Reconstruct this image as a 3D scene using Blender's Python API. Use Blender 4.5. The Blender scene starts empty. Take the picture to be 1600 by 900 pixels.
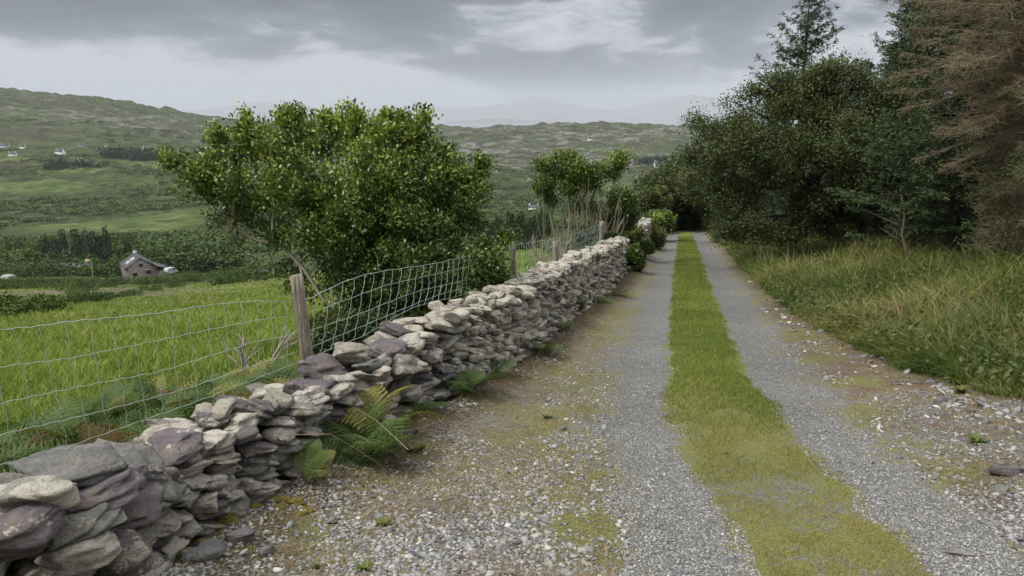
import bpy, math
import numpy as np

R = np.random.default_rng(11)
PITCH = math.radians(11.9); FOC = 1256.0; EYE = 1.7
cP, sP = math.cos(PITCH), math.sin(PITCH)
A = np.array

# ------------------------------------------------------------------ camera maths (used to survey the place)
def ray(px, py):
    x = (px - 800.0) / FOC; y = -(py - 450.0) / FOC
    return A([x, y * sP + cP, y * cP - sP])
def project(p):
    x, y, z = p[0], p[1], p[2] - EYE
    d = y * cP - z * sP; v = y * sP + z * cP
    return 800 + FOC * x / d, 450 - FOC * v / d
def at(px, py, D):
    r = ray(px, py); r = r / r[1] * D
    return A([r[0], r[1], r[2] + EYE])
def on_plane(px, py):
    r = ray(px, py); t = EYE / (-r[2] - 0.1 * r[1]); return A([r[0] * t, r[1] * t, EYE + r[2] * t])

# ------------------------------------------------------------------ noise
def _hash(ix, iy, iz, s):
    h = (ix * 374761393 + iy * 668265263 + iz * 2147483647 + s * 974634777) & 0xFFFFFFFF
    h = ((h ^ (h >> 13)) * 1274126177) & 0xFFFFFFFF
    h = ((h ^ (h >> 16)) * 2246822519) & 0xFFFFFFFF
    return ((h ^ (h >> 15)) & 0xFFFF) / 65535.0
def vnoise(x, y, s=0):
    x = np.asarray(x, float); y = np.asarray(y, float)
    ix = np.floor(x).astype(np.int64); iy = np.floor(y).astype(np.int64)
    fx = x - ix; fy = y - iy; fx = fx * fx * (3 - 2 * fx); fy = fy * fy * (3 - 2 * fy)
    z = np.zeros_like(ix)
    a = _hash(ix, iy, z, s); b = _hash(ix + 1, iy, z, s); c = _hash(ix, iy + 1, z, s); d = _hash(ix + 1, iy + 1, z, s)
    return ((a * (1 - fx) + b * fx) * (1 - fy) + (c * (1 - fx) + d * fx) * fy) * 2 - 1
def fbm(x, y, o=4, s=0, g=0.5):
    v = 0; a = 1.0; n = 0
    for k in range(o):
        v = v + a * vnoise(x * 2 ** k + 17.3 * k, y * 2 ** k - 9.1 * k, s + k); n += a; a *= g
    return v / n
def sstep(a, b, x):
    t = np.clip((x - a) / (b - a), 0, 1); return t * t * (3 - 2 * t)

# ------------------------------------------------------------------ lines of the place
cl = [on_plane(0.5 * (a + b), y) for a, b, y in [(1185, 1440, 899), (1150, 1390, 830), (1098, 1308, 750), (1062, 1245, 690),
      (1048, 1192, 630), (1045, 1165, 585), (1043, 1144, 525), (1045, 1125, 475), (1050, 1106, 430), (1056, 1094, 395), (1060, 1083, 364)]]
cy = A([p[1] for p in cl]); cx = A([p[0] for p in cl])
k0 = (cx[1] - cx[0]) / (cy[1] - cy[0])
cy = np.concatenate([[-60, 0.5], cy, [200]]); cx = np.concatenate([[1.2, 1.45], cx, [cx[-1] + 0.21 * (200 - cl[-1][1])]])
def Xc(Y): return (np.interp(Y - .6, cy, cx) + np.interp(Y, cy, cx) + np.interp(Y + .6, cy, cx)) / 3
wl_ = [on_plane(x, y) for x, y in [(292, 895), (360, 815), (440, 768), (530, 722), (640, 662), (705, 635), (782, 592), (850, 545), (902, 500), (958, 455), (985, 425)]]
wy = A([p[1] for p in wl_]); wx = A([p[0] for p in wl_])
wy = np.concatenate([[-60, 1.0], wy, [45, 200]]); wx = np.concatenate([[-9, -2.35], wx, [8.2, 41]])
def Xw(Y): return (np.interp(Y - .5, wy, wx) + np.interp(Y, wy, wx) + np.interp(Y + .5, wy, wx)) / 3
WALL_END = wl_[-1][1] + 0.7

# surveyed terrain: for a bearing and a distance, the elevation
Ds = [4, 8, 15, 30, 60, 120, 200, 300, 450, 650, 850, 1100, 1400, 1700, 2600, 4500]
cols = {
 -900: [760, 584, 516, 481, 470, 452, 432, 395, 350, 298, 250, 200, 150, 118, 150, 200],
 0:    [760, 584, 516, 481, 466, 452, 432, 395, 350, 298, 252, 205, 160, 133, 165, 205],
 200:  [760, 584, 516, 481, 466, 450, 432, 392, 350, 300, 256, 214, 182, 156, 175, 205],
 380:  [760, 584, 512, 476, 458, 440, 422, 388, 350, 300, 262, 234, 210, 190, 195, 208],
 520:  [760, 584, 500, 462, 442, 424, 406, 380, 350, 310, 272, 246, 225, 204, 206, 210],
 700:  [760, 584, 490, 440, 408, 389, 370, 358, 345, 318, 282, 250, 222, 201, 206, 210],
 850:  [760, 584, 480, 428, 390, 373, 364, 354, 341, 320, 290, 257, 220, 195, 206, 210],
 960:  [760, 584, 480, 425, 378, 366, 359, 350, 339, 318, 290, 256, 218, 190, 206, 210],
 1080: [760, 584, 480, 425, 366, 356, 351, 345, 335, 314, 290, 258, 222, 192, 206, 210],
 1250: [760, 584, 480, 425, 360, 352, 348, 342, 335, 314, 290, 258, 224, 196, 206, 210],
 2600: [760, 584, 480, 425, 360, 352, 348, 342, 335, 314, 290, 258, 224, 192, 206, 210]}
cpx = np.array(sorted(cols), float); cu = (cpx - 800) / FOC
T = A([cols[int(c)] for c in cpx], float)
T = (EYE - A(Ds)[None, :] * np.tan(PITCH + np.arctan((T - 450) / FOC)))  # z
gu = np.linspace(-1.6, 1.6, 240); gl = np.linspace(math.log(4), math.log(4500), 320)
T1 = A([np.interp(gl, np.log(Ds), row) for row in T])
T2 = A([np.interp(gu, cu, T1[:, j]) for j in range(len(gl))]).T
for _ in range(14):
    T2[1:-1] = .25 * T2[:-2] + .5 * T2[1:-1] + .25 * T2[2:]
for _ in range(6):
    T2[:, 1:-1] = .25 * T2[:, :-2] + .5 * T2[:, 1:-1] + .25 * T2[:, 2:]
def far_z(X, Y):
    Yc = np.maximum(Y, 4.0); u = np.clip(X / Yc, -1.59, 1.59)
    a = (u + 1.6) / 3.2 * (len(gu) - 1); b = np.clip((np.log(Yc) - gl[0]) / (gl[-1] - gl[0]), 0, .99999) * (len(gl) - 1)
    i = np.clip(np.floor(a).astype(int), 0, len(gu) - 2); j = np.clip(np.floor(b).astype(int), 0, len(gl) - 2); fa = a - i; fb = b - j
    return (T2[i, j] * (1 - fa) + T2[i + 1, j] * fa) * (1 - fb) + (T2[i, j + 1] * (1 - fa) + T2[i + 1, j + 1] * fa) * fb
def H(X, Y):
    X = np.asarray(X, float); Y = np.asarray(Y, float)
    lat = X - Xc(Y); dl = Xw(Y) - X
    zp = np.where(Y < 47, -0.1 * Y, -4.7 - 0.15 * (Y - 47))
    # cross profile of the lane
    zp = zp - .035 * np.exp(-((np.abs(lat) - .68) / .26) ** 2) + .02 * np.exp(-(lat / .3) ** 2)
    zp = zp + .62 * sstep(1.9, 5.0, lat) * sstep(40, 60, Y + 45) + .05 * sstep(1.0, 2.2, lat) - .03 * sstep(1.0, 2, -lat)
    zp = zp + .10 * np.exp(-((dl + .12) / .25) ** 2) * (Y > 0)
    zf = far_z(X, Y)
    w = sstep(0.5, 6.0, dl) * sstep(2, 9, Y)
    w = np.maximum(w, sstep(46, 95, Y))
    z = zp * (1 - w) + zf * w
    near = 1 - sstep(20, 60, Y)
    z = z + near * (.018 * fbm(X * 2.2, Y * 2.2, 3, 5) + .04 * fbm(X * .5, Y * .5, 2, 9))
    farw = sstep(60, 260, Y)
    z = z + (1 - near) * .5 * fbm(X / 12, Y / 12, 3, 3) * (1 - farw)
    f2 = sstep(230, 800, Y)
    z = z + f2 * (10 * fbm(X / 260 + .3, Y / 200, 3, 21) + 9 * np.abs(fbm(X / 95, Y / 60, 3, 31)) - 3.5 + 3.0 * np.abs(fbm(X / 30, Y / 16, 3, 41)))
    z = z + sstep(120, 300, Y) * (1 - f2) * 3 * fbm(X / 60, Y / 60, 3, 51)
    hill = sstep(900, 1300, Y)
    z = z + hill * (9.0 * np.abs(fbm(X / 44 + Y / 300, Y / 26, 4, 61)) + 12 * np.abs(fbm(X / 130, Y / 90, 3, 66)) - 5)
    return z
def h1(x, y): return float(H(A([x]), A([y]))[0])
def hit(px, py, d0=9.0, d1=4000.):
    r = ray(px, py); r = r / r[1]
    d = np.exp(np.linspace(math.log(d0), math.log(d1), 1500))
    g = H(r[0] * d, d) - (EYE + r[2] * d)
    k = np.argmax(g > 0)
    D = d[k] if g[k] > 0 else 1500.
    return A([r[0] * D, D, h1(r[0] * D, D)])

# ------------------------------------------------------------------ mesh and object helpers
COL = bpy.context.scene.collection
def tag(o, label=None, cat=None, group=None, kind=None):
    if label: o['label'] = label
    if cat: o['category'] = cat
    if group: o['group'] = group
    if kind: o['kind'] = kind
    return o
def mesh(name, V, F, mat, attrs=None, smooth=False):
    me = bpy.data.meshes.new(name)
    V = np.ascontiguousarray(V, dtype=np.float32)
    if not isinstance(F, list): F = [F]
    F = [np.asarray(f, dtype=np.int32) for f in F if len(f)]
    me.vertices.add(len(V)); me.vertices.foreach_set('co', V.ravel())
    nl = sum(f.size for f in F); npoly = sum(len(f) for f in F)
    me.loops.add(nl); me.polygons.add(npoly)
    me.loops.foreach_set('vertex_index', np.concatenate([f.ravel() for f in F]))
    tot = np.concatenate([np.full(len(f), f.shape[1], np.int32) for f in F])
    st = np.concatenate([[0], np.cumsum(tot)[:-1]]).astype(np.int32)
    me.polygons.foreach_set('loop_start', st)
    if smooth: me.polygons.foreach_set('use_smooth', np.ones(npoly, bool))
    for k, a in (attrs or {}).items():
        at_ = me.attributes.new(k, 'FLOAT', 'POINT'); at_.data.foreach_set('value', np.ascontiguousarray(a, dtype=np.float32))
    me.update(calc_edges=True)
    if mat: me.materials.append(mat)
    return me
def ob(name, me, parent=None, loc=None):
    o = bpy.data.objects.new(name, me); COL.objects.link(o)
    if parent: o.parent = parent
    if loc is not None: o.location = [float(v) for v in loc]
    return o
def empty(name, loc, rz=0):
    o = bpy.data.objects.new(name, None); COL.objects.link(o)
    o.location = [float(v) for v in loc]; o.rotation_euler = (0, 0, rz); o.empty_display_size = .2
    return o
def dup(root, loc, rz=0, sc=1.0):
    r = root.copy(); COL.objects.link(r); r.location = [float(v) for v in loc]; r.rotation_euler = (0, 0, rz)
    r.scale = (sc, sc, sc) if not hasattr(sc, '__len__') else sc
    for ch in list(root.children):
        c = ch.copy(); COL.objects.link(c); c.parent = r
        for g in ch.children:
            d = g.copy(); COL.objects.link(d); d.parent = c
    return r
class Acc:
    def __init__(s): s.V = []; s.F = {}; s.n = 0; s.at = {}
    def add(s, V, F, **at_):
        V = np.asarray(V, float); F = np.asarray(F)
        s.V.append(V); s.F.setdefault(F.shape[1], []).append(F + s.n); s.n += len(V)
        for k, v in at_.items(): s.at.setdefault(k, []).append(np.broadcast_to(np.asarray(v, float), (len(V),)))
        return s
    def mesh(s, name, mat, smooth=False, off=None):
        V = np.concatenate(s.V)
        if off is not None: V = V - A(off)
        return mesh(name, V, [np.concatenate(f) for f in s.F.values()], mat, {k: np.concatenate(v) for k, v in s.at.items()}, smooth)
def norm(v): return v / (np.linalg.norm(v, axis=-1, keepdims=True) + 1e-9)
def tubes(P0, P1, r0, r1, k=5):
    P0 = np.asarray(P0, float); P1 = np.asarray(P1, float); n = len(P0)
    r0 = np.broadcast_to(r0, (n,)); r1 = np.broadcast_to(r1, (n,))
    d = norm(P1 - P0); ref = np.where(np.abs(d[:, 2:3]) > .9, A([[1., 0, 0]]), A([[0, 0, 1.]]))
    a = norm(np.cross(d, ref)); b = np.cross(d, a)
    th = np.arange(k) * 2 * math.pi / k
    ring = a[:, None, :] * np.cos(th)[None, :, None] + b[:, None, :] * np.sin(th)[None, :, None]
    V = np.concatenate([P0[:, None] + ring * r0[:, None, None], P1[:, None] + ring * r1[:, None, None]], 1).reshape(-1, 3)
    i = np.arange(k); q = np.stack([i, (i + 1) % k, (i + 1) % k + k, i + k], 1)
    F = (q[None] + (np.arange(n) * 2 * k)[:, None, None]).reshape(-1, 4)
    return V, F
def polytube(P, r, k=6):
    P = np.asarray(P, float); n = len(P); r = np.broadcast_to(r, (n,))
    t = norm(np.gradient(P, axis=0)); ref = A([0, 0, 1.]) if abs(t[0][2]) < .9 else A([1., 0, 0])
    V = []
    for i in range(n):
        a = norm(np.cross(t[i], ref)); b = np.cross(t[i], a); th = np.arange(k) * 2 * math.pi / k
        V.append(P[i] + (a[None] * np.cos(th)[:, None] + b[None] * np.sin(th)[:, None]) * r[i])
    V = np.concatenate(V); j = np.arange(k)
    q = np.stack([j, (j + 1) % k, (j + 1) % k + k, j + k], 1)
    F = (q[None] + (np.arange(n - 1) * k)[:, None, None]).reshape(-1, 4)
    return V, F
def box(x0, x1, y0, y1, z0, z1):
    V = A([[x, y, z] for z in (z0, z1) for y in (y0, y1) for x in (x0, x1)], float)
    F = A([[0, 2, 3, 1], [4, 5, 7, 6], [0, 1, 5, 4], [2, 6, 7, 3], [0, 4, 6, 2], [1, 3, 7, 5]])
    return V, F
def leaves(C, direc, nrm, L, W, fold=.2):
    """one folded leaf of two faces at each point"""
    n = len(C); d = norm(direc); s = norm(np.cross(d, nrm)); u = np.cross(s, d)
    L = np.broadcast_to(L, (n,))[:, None]; W = np.broadcast_to(W, (n,))[:, None]
    b = C; t = C + d * L; m = C + d * L * .5; l = m + s * W * .5 + u * W * fold; r = m - s * W * .5 + u * W * fold
    V = np.stack([b, r, t, l], 1).reshape(-1, 3); o = np.arange(n)[:, None] * 4
    F = np.concatenate([o + A([[0, 1, 2]]), o + A([[0, 2, 3]])])
    return V, F
def rdir(n): return norm(R.normal(size=(n, 3)))

# ------------------------------------------------------------------ materials
class NT:
    def __init__(s, mat):
        s.t = mat.node_tree; s.n = s.t.nodes
    def node(s, ty, **kw):
        nd = s.n.new(ty)
        for k, v in kw.items():
            if k[0] == '_': nd.inputs[int(k[1:])].default_value = v
            else: setattr(nd, k, v)
        return nd
    def link(s, a, b): s.t.links.new(a, b); return b
    def set(s, inp, v):
        if isinstance(v, (int, float, tuple, list)):
            if isinstance(v, (tuple, list)) and len(v) == 3 and inp.type == 'RGBA': v = (*v, 1)
            inp.default_value = v
        else: s.link(v, inp)
    def math(s, op, a, b=0.0, c=None, clamp=False):
        nd = s.node('ShaderNodeMath', operation=op, use_clamp=clamp); s.set(nd.inputs[0], a); s.set(nd.inputs[1], b)
        if c is not None: s.set(nd.inputs[2], c)
        return nd.outputs[0]
    def mix(s, f, a, b, blend='MIX'):
        nd = s.node('ShaderNodeMix', data_type='RGBA', blend_type=blend, clamp_factor=True)
        s.set(nd.inputs[0], f); s.set(nd.inputs[6], a); s.set(nd.inputs[7], b); return nd.outputs[2]
    def noise(s, vec, scale, detail=4, rough=.55, out=0, dist=0):
        nd = s.node('ShaderNodeTexNoise'); s.set(nd.inputs['Vector'], vec); nd.inputs['Scale'].default_value = scale
        nd.inputs['Detail'].default_value = detail; nd.inputs['Roughness'].default_value = rough; nd.inputs['Distortion'].default_value = dist
        return nd.outputs[out]
    def vor(s, vec, scale, feature='F1', rnd=1.0):
        nd = s.node('ShaderNodeTexVoronoi', feature=feature); s.set(nd.inputs['Vector'], vec); nd.inputs['Scale'].default_value = scale
        nd.inputs['Randomness'].default_value = rnd
        return nd
    def ss(s, a, b, x):
        nd = s.node('ShaderNodeMapRange', interpolation_type='SMOOTHSTEP'); s.set(nd.inputs[0], x)
        s.set(nd.inputs[1], a); s.set(nd.inputs[2], b); nd.inputs[3].default_value = 0; nd.inputs[4].default_value = 1
        return nd.outputs[0]
    def ramp(s, f, pts):
        nd = s.node('ShaderNodeValToRGB'); s.set(nd.inputs[0], f); e = nd.color_ramp.elements
        while len(e) < len(pts): e.new(.5)
        for el, (p, c) in zip(e, pts): el.position = p; el.color = (*c, 1)
        return nd.outputs[0]
    def attr(s, name): return s.node('ShaderNodeAttribute', attribute_name=name).outputs['Fac']
    def bump(s, h, dist, strength=1.0, nrm=None):
        nd = s.node('ShaderNodeBump'); s.set(nd.inputs['Height'], h); nd.inputs['Distance'].default_value = dist; nd.inputs['Strength'].default_value = strength
        if nrm is not None: s.link(nrm, nd.inputs['Normal'])
        return nd.outputs[0]
    def pos(s): return s.node('ShaderNodeNewGeometry').outputs['Position']
    def scale(s, v, sc):
        nd = s.node('ShaderNodeVectorMath', operation='MULTIPLY'); s.set(nd.inputs[0], v); nd.inputs[1].default_value = sc; return nd.outputs[0]
def material(name):
    m = bpy.data.materials.new(name); m.use_nodes = True; nt = NT(m)
    return m, nt, nt.n['Principled BSDF']
def simple(name, c, rough=.8, spec=.3, var=.25, sc=6., metal=0):
    m, nt, b = material(name); p = nt.pos(); f = nt.noise(p, sc, 5)
    col = nt.mix(f, tuple(v * (1 - var) for v in c), tuple(min(1, v * (1 + var)) for v in c))
    nt.set(b.inputs['Base Color'], col); b.inputs['Roughness'].default_value = rough; b.inputs['Specular IOR Level'].default_value = spec
    b.inputs['Metallic'].default_value = metal
    return m
def leafmat(name, dark, light, young=None, rough=.45, spec=.35, trans=.25, big=0.35):
    m, nt, b = material(name)
    r = nt.attr('rnd'); p = nt.pos(); n = nt.noise(p, big, 2)
    f = nt.math('ADD', nt.math('MULTIPLY', r, .6), nt.math('MULTIPLY', nt.ss(.35, .65, n), .4))
    col = nt.mix(f, dark, light)
    if young: col = nt.mix(nt.attr('young'), col, young)
    nt.set(b.inputs['Base Color'], col); b.inputs['Roughness'].default_value = rough; b.inputs['Specular IOR Level'].default_value = spec
    if trans > 0:
        tr = nt.node('ShaderNodeBsdfTranslucent'); nt.set(tr.inputs[0], col); mx = nt.node('ShaderNodeMixShader'); mx.inputs[0].default_value = trans
        nt.link(b.outputs[0], mx.inputs[1]); nt.link(tr.outputs[0], mx.inputs[2]); nt.link(mx.outputs[0], nt.n['Material Output'].inputs[0])
    return m

# -- lane and verge
def lane_material():
    m, nt, b = material('lane'); p = nt.pos(); lat = nt.attr('lat'); dst = nt.attr('dist'); dl = nt.attr('dl')
    # stones of three sizes
    pw = nt.node('ShaderNodeVectorMath', operation='ADD'); nt.set(pw.inputs[0], p)
    wob = nt.node('ShaderNodeTexNoise'); nt.set(wob.inputs['Vector'], p); wob.inputs['Scale'].default_value = 60
    nt.set(pw.inputs[1], nt.scale(wob.outputs['Color'], (.012, .012, .012))); p2 = pw.outputs[0]
    v1 = nt.vor(p2, 95); v2 = nt.vor(p2, 45)
    cs = nt.node('ShaderNodeSeparateColor'); nt.link(v1.outputs['Color'], cs.inputs[0])
    cs2 = nt.node('ShaderNodeSeparateColor'); nt.link(v2.outputs['Color'], cs2.inputs[0])
    g1 = nt.ramp(cs.outputs[0], [(0, (.10, .095, .09)), (.35, (.19, .185, .18)), (.7, (.28, .275, .27)), (.93, (.36, .35, .335)), (1, (.5, .48, .45))])
    g2 = nt.ramp(cs2.outputs[1], [(0, (.12, .115, .11)), (.5, (.23, .225, .22)), (.85, (.33, .325, .31)), (1, (.45, .44, .42))])
    bigm = nt.math('GREATER_THAN', nt.noise(p, 7, 3), .56)
    g = nt.mix(bigm, g1, g2)
    e = nt.ss(.0, .6, nt.math('MULTIPLY', v1.outputs['Distance'], 1.0))
    g = nt.mix(nt.math('MULTIPLY', e, .5), g, (.07, .065, .055))
    # brown earth and dead needles
    sn = nt.noise(nt.scale(p, (1, 1, 1)), 95, 3, .7); st = nt.ramp(sn, [(.3, (.07, .055, .038)), (.5, (.17, .138, .095)), (.7, (.32, .27, .19))])
    red = nt.ramp(nt.noise(p, 70, 3, .7), [(.3, (.06, .038, .025)), (.5, (.14, .09, .058)), (.72, (.26, .18, .12))])
    gr = nt.ramp(nt.noise(p, 120, 3, .7), [(.3, (.05, .075, .012)), (.52, (.14, .17, .035)), (.75, (.27, .27, .07))])
    yg = nt.ramp(nt.noise(p, 110, 3, .7), [(.3, (.055, .065, .015)), (.5, (.16, .16, .045)), (.72, (.32, .29, .12))])
    al = nt.math('ABSOLUTE', lat)
    n1 = nt.noise(p, .9, 5, .6); n2 = nt.noise(p, 2.6, 5, .65); n3 = nt.noise(p, 9, 4, .65); n4 = nt.noise(p, 1.7, 5, .6)
    wobl = nt.math('ADD', nt.math('MULTIPLY', nt.math('SUBTRACT', n2, .5), .45), nt.math('MULTIPLY', nt.math('SUBTRACT', n3, .5), .35))
    alw = nt.math('ADD', al, wobl)
    side = nt.ss(1.0, 1.25, alw)                       # outside the wheel tracks
    right = nt.math('GREATER_THAN', lat, 0)
    near = nt.math('SUBTRACT', 1.0, nt.ss(5.0, 8.5, dst))
    c = g
    # left verge: straw + gravel patches; near the camera mostly gravel
    mm = nt.math('ADD', nt.math('MULTIPLY', n2, .6), nt.math('MULTIPLY', n3, .4))
    thr = nt.math('ADD', .38, nt.math('MULTIPLY', near, .12))
    fine = nt.noise(p, 42, 4, .7); mm = nt.math('ADD', mm, nt.math('MULTIPLY', nt.math('SUBTRACT', fine, .5), .35))
    sm = nt.math('MULTIPLY', side, nt.ss(thr, nt.math('ADD', thr, .05), mm))
    stc = nt.mix(right, st, red)
    c = nt.mix(nt.math('MULTIPLY', sm, .9), c, stc)
    # moss and low green
    m2 = nt.math('ADD', nt.math('MULTIPLY', n4, .45), nt.math('ADD', nt.math('MULTIPLY', nt.noise(p, 14, 4, .65), .3), nt.math('MULTIPLY', fine, .25)))
    gm = nt.math('MULTIPLY', nt.ss(.465, .525, nt.math('SUBTRACT', m2, nt.math('MULTIPLY', right, .02))), nt.ss(.72, .95, alw))
    c = nt.mix(nt.math('MULTIPLY', gm, .72), c, yg)
    # strip of sedge on either edge of the wheel tracks
    eb = nt.math('MULTIPLY', nt.ss(.95, 1.1, alw), nt.math('SUBTRACT', 1.0, nt.ss(1.25, 1.7, alw)))
    c = nt.mix(nt.math('MULTIPLY', nt.math('MULTIPLY', eb, nt.ss(.47, .56, m2)), .6), c, yg)
    # centre strip
    half = nt.math('ADD', .375, nt.math('MULTIPLY', near, .06))
    cen = nt.math('SUBTRACT', 1.0, nt.ss(nt.math('SUBTRACT', half, .04), nt.math('ADD', half, .06), alw))
    patch = nt.ss(nt.math('ADD', -.2, nt.math('MULTIPLY', near, .60)), nt.math('ADD', -.1, nt.math('MULTIPLY', near, .60)), m2)
    cc = nt.mix(near, gr, yg)
    c = nt.mix(nt.math('MULTIPLY', cen, patch), c, cc)
    # soil at the foot of the wall, its colour darkened as painted contact shadow
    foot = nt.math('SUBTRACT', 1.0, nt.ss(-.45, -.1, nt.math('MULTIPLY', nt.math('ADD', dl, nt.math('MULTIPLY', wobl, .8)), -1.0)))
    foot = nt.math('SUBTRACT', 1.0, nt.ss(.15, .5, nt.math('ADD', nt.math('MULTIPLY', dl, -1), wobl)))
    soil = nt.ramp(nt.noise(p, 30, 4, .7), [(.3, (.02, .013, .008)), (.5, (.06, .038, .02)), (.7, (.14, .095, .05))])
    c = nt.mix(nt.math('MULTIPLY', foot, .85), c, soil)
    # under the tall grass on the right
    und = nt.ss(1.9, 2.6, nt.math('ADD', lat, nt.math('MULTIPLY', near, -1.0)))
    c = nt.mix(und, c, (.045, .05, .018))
    big = nt.noise(p, .6, 3); c = nt.mix(nt.ss(.3, .7, big), nt.mix(1.0, c, (.8, .8, .8), 'MULTIPLY'), c)
    nt.set(b.inputs['Base Color'], c); b.inputs['Roughness'].default_value = .85; b.inputs['Specular IOR Level'].default_value = .25
    hgt = nt.math('ADD', nt.math('MULTIPLY', v1.outputs['Distance'], -1.0), nt.math('MULTIPLY', nt.noise(p, 50, 4, .7), .8))
    nt.link(nt.bump(hgt, .012, .9), b.inputs['Normal'])
    return m
M = {}
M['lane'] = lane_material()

def field_material():
    m, nt, b = material('field'); p = nt.pos(); dst = nt.attr('dist')
    n1 = nt.noise(p, .22, 5, .6); n2 = nt.noise(p, 3, 5, .65); n3 = nt.noise(nt.scale(p, (1, .4, 1)), 18, 4, .7); n0 = nt.noise(nt.scale(p, (.6, 1, 1)), .09, 5, .62)
    c = nt.ramp(nt.math('ADD', nt.math('MULTIPLY', n2, .5), nt.math('MULTIPLY', n3, .5)), [(.3, (.055, .08, .012)), (.5, (.125, .17, .026)), (.68, (.22, .26, .06))])
    c = nt.mix(nt.ss(.42, .58, n1), c, nt.mix(1.0, c, (1.1, .8, .9), 'MULTIPLY')); c = nt.mix(nt.ss(.47, .6, n0), c, nt.mix(1.0, c, (.62, .72, .8), 'MULTIPLY'))
    # bare rushy, stony patch lines
    rough = nt.math('MULTIPLY', nt.attr('bare'), nt.ss(.36, .5, nt.math('ADD', nt.math('MULTIPLY', n1, .4), nt.math('MULTIPLY', n2, .6))))
    br = nt.ramp(nt.noise(p, 4, 5, .7), [(.3, (.06, .05, .035)), (.5, (.12, .105, .07)), (.72, (.26, .24, .21))])
    c = nt.mix(rough, c, br)
    nt.set(b.inputs['Base Color'], c); b.inputs['Roughness'].default_value = .9; b.inputs['Specular IOR Level'].default_value = .15
    nt.link(nt.bump(nt.math('ADD', n2, n3), .12, .8), b.inputs['Normal'])
    return m
M['field'] = field_material()

def hill_material():
    m, nt, b = material('hillside'); p = nt.pos(); dst = nt.attr('dist'); mead = nt.attr('meadow'); rk = nt.attr('rock')
    ps = nt.scale(p, (1, 1, 2.0))
    na = nt.noise(ps, .006, 5, .6); nb = nt.noise(ps, .03, 6, .65); nc = nt.noise(ps, .16, 5, .7)
    veg = nt.ramp(nt.math('ADD', nt.math('MULTIPLY', nb, .5), nt.math('MULTIPLY', nc, .5)), [(.36, (.010, .018, .007)), (.46, (.028, .042, .013)), (.54, (.055, .074, .022)), (.64, (.10, .105, .04))])
    heath = nt.ramp(nt.math('ADD', nt.math('MULTIPLY', nb, .45), nt.math('MULTIPLY', nc, .55)), [(.36, (.014, .018, .009)), (.48, (.04, .044, .02)), (.62, (.09, .085, .042))])
    c = nt.mix(nt.ss(.47, .62, nt.math('ADD', na, nt.math('MULTIPLY', rk, .06))), veg, heath)
    # rock ribs, lying along the strike of the beds
    mp = nt.node('ShaderNodeMapping'); nt.link(p, mp.inputs[0]); mp.inputs['Rotation'].default_value = (0, 0, math.radians(-14)); mp.inputs['Scale'].default_value = (.8, 1.1, 2.2)
    r1 = nt.noise(mp.outputs[0], .045, 6, .68, dist=.4); r2 = nt.noise(mp.outputs[0], .3, 4, .7)
    rm = nt.math('ADD', nt.math('MULTIPLY', r1, .62), nt.math('MULTIPLY', r2, .38))
    lo = nt.math('SUBTRACT', .655, nt.math('MULTIPLY', rk, .115))
    rmask = nt.ss(lo, nt.math('ADD', lo, .035), rm)
    rc = nt.ramp(nt.noise(p, .5, 4, .7), [(.3, (.09, .088, .085)), (.5, (.15, .145, .135)), (.7, (.25, .24, .22))])
    c = nt.mix(rmask, c, rc)
    mc = nt.ramp(nt.noise(ps, .09, 5, .6), [(.35, (.03, .052, .015)), (.5, (.06, .088, .022)), (.66, (.125, .13, .05))])
    c = nt.mix(nt.ss(.35, .6, nt.math('ADD', mead, nt.math('MULTIPLY', nt.math('SUBTRACT', nc, .5), .5))), c, mc)
    nt.set(b.inputs['Base Color'], c); b.inputs['Roughness'].default_value = .95; b.inputs['Specular IOR Level'].default_value = .1
    nt.link(nt.bump(nt.math('ADD', nt.math('MULTIPLY', nc, 1.0), nt.math('MULTIPLY', nb, 2)), 2.2, .9), b.inputs['Normal'])
    return m
M['hill'] = hill_material()

def stone_material():
    m, nt, b = material('wall_stone'); tone = nt.attr('tone'); lic = nt.attr('lichen'); tc = nt.node('ShaderNodeTexCoord').outputs['Object']; p = tc
    base = nt.ramp(tone, [(0, (.135, .112, .117)), (.22, (.20, .17, .172)), (.42, (.20, .195, .183)), (.62, (.29, .275, .24)), (.8, (.40, .365, .295)), (1, (.52, .475, .39))])
    n1 = nt.noise(p, 7, 6, .65); n2 = nt.noise(nt.scale(p, (1, 1, 3)), 28, 5, .7)
    sc = nt.ramp(nt.math('ADD', nt.math('MULTIPLY', n1, .5), nt.math('MULTIPLY', n2, .5)), [(.32, (.45, .44, .43)), (.5, (.95, .95, .95)), (.68, (1.45, 1.42, 1.36))])
    c = nt.mix(1.0, base, sc, 'MULTIPLY')
    brn = nt.ss(.56, .66, nt.noise(p, 5, 4, .6)); c = nt.mix(nt.math('MULTIPLY', brn, .45), c, (.24, .19, .12))
    lt = nt.math('SUBTRACT', .69, nt.math('MULTIPLY', lic, .2))
    lm = nt.ss(lt, nt.math('ADD', lt, .05), nt.math('ADD', nt.math('MULTIPLY', nt.noise(p, 9, 4, .6), .75), nt.math('MULTIPLY', nt.noise(p, 60, 3, .6), .25)))
    c = nt.mix(nt.math('MULTIPLY', lm, .8), c, (.56, .52, .43))
    nt.set(b.inputs['Base Color'], c); b.inputs['Roughness'].default_value = .85; b.inputs['Specular IOR Level'].default_value = .3
    nt.link(nt.bump(nt.math('ADD', n1, nt.math('MULTIPLY', n2, 1.6)), .03, 1.0), b.inputs['Normal'])
    return m
M['stone'] = stone_material()

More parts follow.
